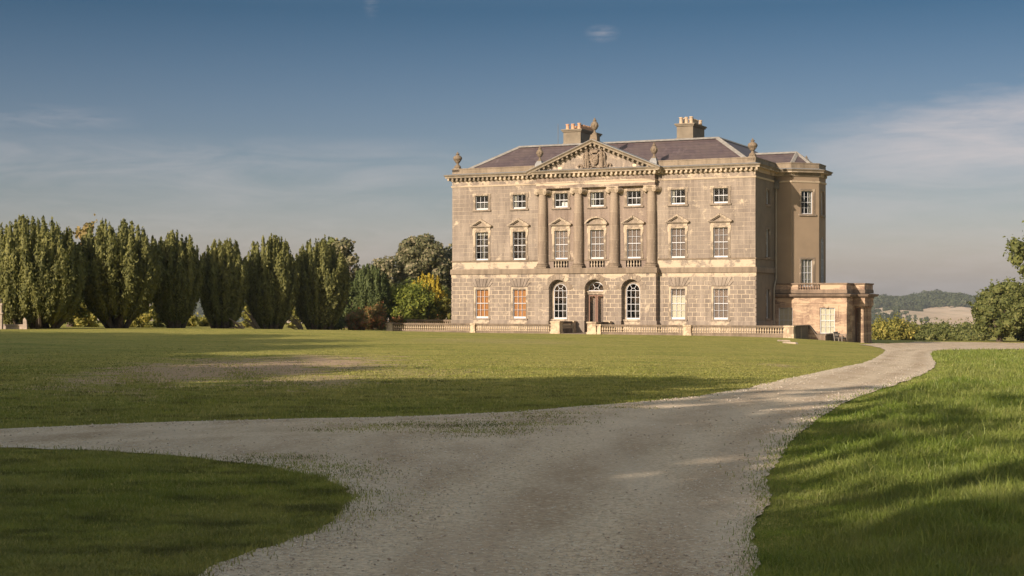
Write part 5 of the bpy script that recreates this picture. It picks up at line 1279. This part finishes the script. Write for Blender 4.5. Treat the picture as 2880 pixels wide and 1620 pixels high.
# right side: hedge trees, tall tree at the edge, scrub beyond the drive
btree('hedge_tree', 'large dome-shaped leafy tree beyond the drive at the right edge', 2750, 3010, 782, 975, 150, M['hedge'], .22, 260, 81, n=34, brf=.34, trunk=.4)
btree('hedge_tree', 'lower rounded part of the leafy clump beyond the drive', 2742, 2880, 830, 985, 147, M['hedge'], .21, 280, 82, n=22, brf=.38, trunk=.3)
btree('tall_tree', 'tall broadleaf tree whose loose branches enter the picture at the right edge', 2842, 3120, 622, 815, 143, M['broad'], .24, 105, 83, n=30, brf=.26, trunk=.5, sprig=.6)
for i, (a, b, yt, Y, mt, lab) in enumerate(((2446, 2568, 886, 206, M['bushy'], 'golden-green scrub bush nearest the porch beyond the drive'), (2540, 2625, 901, 210, M['hedge'], 'dark green scrub bush right of the golden one'), (2600, 2690, 897, 208, M['hedge'], 'scrub bush in the middle of the line beyond the drive'),
        (2668, 2750, 904, 204, M['hedge'], 'rounded pale scrub bush left of the dome tree'), (2690, 2790, 892, 214, M['hedge'], 'scrub bush with an upright top behind the pale one'), (2575, 2650, 923, 201, M['hedge'], 'low scrub bush at the front of the line beyond the drive'), (2690, 2752, 926, 199, M['hedge'], 'low pale scrub bush beside the shaded edge of the dome tree'))):
    bush('scrub_bush', lab, a, b, yt + 12, Y, mt, .22, 260, 90 + i, n=12, group='scrub bushes beyond the drive', ybot=960, sprig=.4, depth=.7)
# far side of the lough
def fartree(label, px, w, ytop, ybase, r, seed, name='distant_tree', blobs=None):
    X, Y = P(px, r), r; g = zy(ybase, r); H = zy(ytop, r) - g; rx = w / 2 / FPX * r
    bl = blobs(rx, H) if blobs else crownblobs(rx, rx, H * .05, H, 10, rx * .45, seed)
    return tree(name, label, X, Y, bl, M['farwood'], 1.1, 5, seed, 'tree', 'single trees on the far shore', trunk=.6, z=g, sprig=0)
fartree('rounded dark tree in the middle of the far shore group', 2522, 32, 860, 905, 1800, 101); fartree('spreading flat-topped pine on the far shore', 2549, 20, 874, 906, 1800, 102, 'distant_pine', lambda rx, H: [(0, 0, H * .9, rx, rx, H * .12), (-rx * .5, 0, H * .75, rx * .5, rx * .5, H * .1)])
fartree('dark oval tree right of the flat-topped pine', 2556, 18, 884, 906, 1800, 103); fartree('small upright tree standing alone on the far shore', 2574, 11, 884, 907, 1800, 104); fartree('left one of the twin round trees at the water', 2592, 12, 893, 909, 1800, 105); fartree('right one of the twin round trees at the water', 2606, 15, 890, 909, 1800, 106)
def wood(name, label, fn, n, seed, rad=(6, 10)):
    r_ = random.Random(seed); bl = []
    for _ in range(n):
        q = fn(r_)
        if q is None: continue
        x, y = q; g = h1(x, y); s = r_.uniform(*rad); bl.append((x, y, g + s * .5, s, s, s * r_.uniform(.8, 1.1)))
    global rng; rng = np.random.default_rng(seed); parts = []
    ico = MB(); ico.ball((0, 0, 0), 1, 9, 7)
    for (x, y, z, rx, ry, rz) in bl:
        n_ = 170; d = rng.normal(size=(n_, 3)); d[:, 2] = np.abs(d[:, 2]) * 1.2 - .5; d /= np.linalg.norm(d, axis=1)[:, None]
        K = rng.normal(size=(10, 3)); K /= np.linalg.norm(K, axis=1)[:, None]; lum = np.max((d @ K.T).clip(0) ** 10, axis=1)
        PP = d * np.array([rx, ry, rz]) * (.82 + .25 * lum)[:, None] + np.array([x, y, z]); parts.append(leaves(PP, d, 2.3, .5, 1.2))
    V, F = join(parts); tag(link(name, np_mesh(name, V, F, M['farwood']), None), label, 'woodland', kind='stuff')
def band(a0, a1, px0, px1):
    def f(r_):
        px = r_.uniform(px0, px1); r = r_.uniform(a0(px), a1(px)); return (P(px, r), r)
    return f
wood('distant_wood', 'belt of woodland along the top of the far hill', band(lambda p: 2250 - 90 * sstep(2600, 2750, p) , lambda p: 2560, 2380, 2900), 620, 5, (7, 11))
wood('field_hedge', 'thin hedge line crossing the pale fields of the far hill', lambda r_: (lambda p: (P(p, 2120 + (p - 2440) * .3), 2120 + (p - 2440) * .3))(r_.uniform(2430, 2590)), 70, 9, (2.2, 3.4))
wood('shore_wood', 'dark wood on the far shore just right of the porch', band(lambda p: 1815, lambda p: 1930, 2440, 2516), 60, 6, (6, 10))
wood('hill_wood', 'hazy woodland on the hill glimpsed between the yews', band(lambda p: 1900, lambda p: 2600, 440, 700), 260, 7, (7, 11))
# trees standing outside the picture to the left and behind, whose shadows cross lawn and drive
SD = Vector((.623, .782))
def shadetrees():
    def mk(seed, rx, z0, z1, n, per, leaf, core=.6):
        V, F = blobcrown(crownblobs(rx, rx, z0, z1, n, rx * .36, seed)[:n], M['broad'], leaf, per, seed, core, .1)
        cm_ = np_mesh('crown', V, F, M['broad']); t = MB(); t.tube([(0, 0, -.4), (0, 0, z0 + 1), (.3, 0, z1 * .8)], [.5, .35, .1], 8)
        for k in range(8): a_ = k * 2.4; t.tube([(0, 0, z0), (rx * .5 * math.cos(a_), rx * .5 * math.sin(a_), z0 + (z1 - z0) * .5)], [.16, .05], 5)
        return cm_, t.mesh('trunk', M['bark'], True)
    big = mk(201, 6.5, 2.5, 17, 30, 26, .5); thin = mk(202, 4.6, 4.0, 15, 12, 7, .5, .2)
    lst = SHADE
    for i, (x, y, k, s, lab) in enumerate(lst):
        c, t = (big, thin)[k]; r_ = tag(empty('broadleaf_tree', (x, y, h1(x, y)), i * 1.3), lab, 'tree', 'trees outside the picture shading the lawn'); r_.scale = (s, s, s)
        link('crown', c, r_); link('trunk', t, r_)
SHADE = [(-41, 57, 0, .92, 'tree farthest along the left side of the lawn'), (-51, 58, 0, .95, 'tree behind the farthest one on the left'), (-60, 60, 0, .95, 'outermost tree on the left'),
    (-33.5, 51, 0, .78, 'second tree along the left side of the lawn'), (-30.5, 40, 0, .76, 'third tree along the left side of the lawn'), (-28, 29, 0, .62, 'smaller tree beside the worn patch of lawn'), (-40, 44, 0, 1., 'tall tree set back from the lawn on the left'), (-38.5, 30, 0, .98, 'second tall tree set back from the lawn on the left'),
    (-25.5, 17, 0, .70, 'small tree level with the drive fork on the left'), (-36, 15, 0, .95, 'tall tree level with the drive fork on the left'), (-34.5, 3, 0, .93, 'tree left of the photographer'),
    (-22.5, 3.5, 0, .88, 'tree just left of the photographer'), (-27, -2, 0, .93, 'tree behind the photographer to the left'), (-17.5, -1, 0, .70, 'small round tree at the left of the photographer'), (-20, -8, 0, .80, 'second tree behind the photographer'), (-30, -14, 0, 1., 'tree in the back row behind the photographer'),
    (-12.5, -14, 1, .92, 'thin tree behind the photographer'), (-22, -18, 0, .85, 'tree in the back row to the left'), (-9, -22, 1, .95, 'second thin tree behind the photographer'), (-15.5, -6.5, 1, .62, 'small thin tree just behind the photographer'), (-17, -25, 1, .9, 'third thin tree behind the photographer'), (-16, .5, 1, 1., 'thin tall tree nearest the photographer on the left'), (-11.5, -3, 1, .93, 'thin tall tree at the back of the photographer'), (-13.5, 3.5, 1, .7, 'short thin tree beside the photographer')]
shadetrees()

# ------------------------------------------------------------------ haze
FAR = 3600
m = MB(); m.box(-FAR, FAR, -300, 5400, -36, 60)
N = NT('haze_air'); pv = N.n('VolumePrincipled', Density=HAZE_D, Anisotropy=.2); N.set(pv, 'Color', (.80, .84, .90)); N.t.links.new(pv.outputs[0], N.out.inputs['Volume'])
hz = m.build('haze', N.m); tag(hz, kind='stuff', label='thin pale haze between the viewer and the far hills')

# ------------------------------------------------------------------ sky, sun, camera
w = bpy.data.worlds.new('World'); scene.world = w; w.use_nodes = True; t = w.node_tree; t.nodes.clear()
class WN(NT):
    def __init__(s): s.m = w; s.t = t; s.out = t.nodes.new('ShaderNodeOutputWorld')
N = WN(); sk = t.nodes.new('ShaderNodeTexSky'); sk.sky_type = 'NISHITA'; sk.sun_disc = False; sk.sun_elevation = SUN_EL; sk.sun_rotation = SUN_AZ % (2 * math.pi)
sk.altitude = 30; sk.air_density = 1.0; sk.dust_density = 1.6; sk.ozone_density = 2.0
tc = N.n('TexCoord').outputs['Generated']; x = sep(N, tc)
el = N.math('ARCSINE', x[2]); az = N.math('ARCTAN2', x[0], x[1])
eld = N.math('MULTIPLY', el, 57.2958); azd = N.math('MULTIPLY', az, 57.2958)
# deepen and blue the low sky with height above the horizon, as in the photograph
g = N.ramp(N.math('DIVIDE', eld, 30.), [(0., (.80, .65, .72)), (.13, (.385, .368, .412)), (.22, (.275, .285, .335)), (.36, (.112, .175, .225)), (.6, (.35, .33, .30)), (1., (1.75, 1.36, .92))])  # upper stops out of view: warm, bright overhead fill added to lift the shadows
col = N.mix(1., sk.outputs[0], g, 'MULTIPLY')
# thin clouds: streaked noise in elevation / azimuth
cv = N.n('CombineXYZ'); N.set(cv, 'X', azd); N.set(cv, 'Y', N.math('MULTIPLY', eld, 5.5)); cv = cv.outputs[0]
n1 = N.noise(cv, .16, 7, .62, .6); n2 = N.noise(N.mapv(cv, loc=(31, 7, 3)), .45, 6, .6, .5)
def win_(v, a, b, c_, d):
    m1 = N.n('MapRange', **{'From__Min': a, 'From__Max': b}); N.set(m1, 'Value', v); m2 = N.n('MapRange', **{'From__Min': d, 'From__Max': c_}); N.set(m2, 'Value', v)
    return N.math('MULTIPLY', m1.outputs[0], m2.outputs[0])
bank = N.math('MULTIPLY', win_(azd, 8.5, 15, 60, 80), win_(N.math('ADD', N.math('SUBTRACT', eld, N.math('MULTIPLY', N.math('SUBTRACT', azd, 12), .17)), N.math('MULTIPLY', N.math('SUBTRACT', n2, .5), 1.6)), 1.8, 4.2, 5.5, 6.9))
left = N.math('MULTIPLY', win_(azd, -40, -17, -6, 2), win_(eld, 2.0, 4.6, 5.4, 6.2))
wisp = N.math('MULTIPLY', win_(azd, -30, -18, -16, -13.5), win_(eld, 5.9, 6.4, 6.6, 7.1))
lowv = win_(eld, -2, .5, 3.0, 5.5)
msk = N.math('MAXIMUM', N.math('MULTIPLY', bank, N.ramp(n1, [(.30, .4), (.60, 1.2)])), N.math('MAXIMUM', N.math('MULTIPLY', left, N.ramp(n1, [(.36, 0.), (.68, .55)])), N.math('MULTIPLY', wisp, N.ramp(n2, [(.40, 0.), (.70, .35)]))))
msk = N.math('MAXIMUM', msk, N.math('MULTIPLY', lowv, N.ramp(n2, [(.40, 0.), (.75, .35)])))
def puffm(a_, e_, ra, re_): return N.math('SUBTRACT', 1.0, N.math('SQRT', N.math('ADD', N.math('POWER', N.math('DIVIDE', N.math('SUBTRACT', azd, a_), ra), 2.), N.math('POWER', N.math('DIVIDE', N.math('SUBTRACT', eld, e_), re_), 2.))), True)
puff = N.math('MULTIPLY', puffm(3.4, 9.95, .75, .38), N.ramp(N.noise(cv, 1.1, 7, .7), [(.36, 0.), (.62, 1.)]))
puff2 = N.math('MULTIPLY', puffm(-5.3, 11.1, .35, .8), N.ramp(N.noise(cv, 1.6, 6, .7), [(.42, 0.), (.66, .7)]))
msk = N.math('MAXIMUM', msk, N.math('MAXIMUM', N.math('MULTIPLY', puff, .5), N.math('MULTIPLY', puff2, .4)))
lp = N.mix(N.math('MULTIPLY', msk, .57), col, CLOUD)
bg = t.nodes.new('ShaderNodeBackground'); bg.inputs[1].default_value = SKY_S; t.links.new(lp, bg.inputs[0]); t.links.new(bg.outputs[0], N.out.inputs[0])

sd = bpy.data.lights.new('sun', 'SUN'); sd.energy = SUN_E; sd.angle = R(.53); sd.color = (1.0, .85, .70)
so = bpy.data.objects.new('sun', sd); COL.objects.link(so); so.location = (-60, -80, 60)
dv = Vector((math.sin(SUN_AZ) * math.cos(SUN_EL), math.cos(SUN_AZ) * math.cos(SUN_EL), math.sin(SUN_EL)))
so.rotation_euler = dv.to_track_quat('Z', 'Y').to_euler()

cam = bpy.data.cameras.new('camera'); co = bpy.data.objects.new('camera', cam); COL.objects.link(co); scene.camera = co
cam.sensor_width = 36; cam.lens = FPX / 2880 * 36; cam.shift_y = (HY - 810) / 2880; cam.clip_start = .1; cam.clip_end = 20000
co.location = (0, 0, EYE); co.rotation_euler = (R(90), 0, 0)
scene.view_settings.view_transform = 'Standard'; scene.view_settings.look = 'None'; scene.view_settings.exposure = EXPO; scene.view_settings.gamma = 1
scene.cycles.use_denoising = True; scene.cycles.max_bounces = 6; scene.cycles.transparent_max_bounces = 16; scene.cycles.volume_bounces = 0
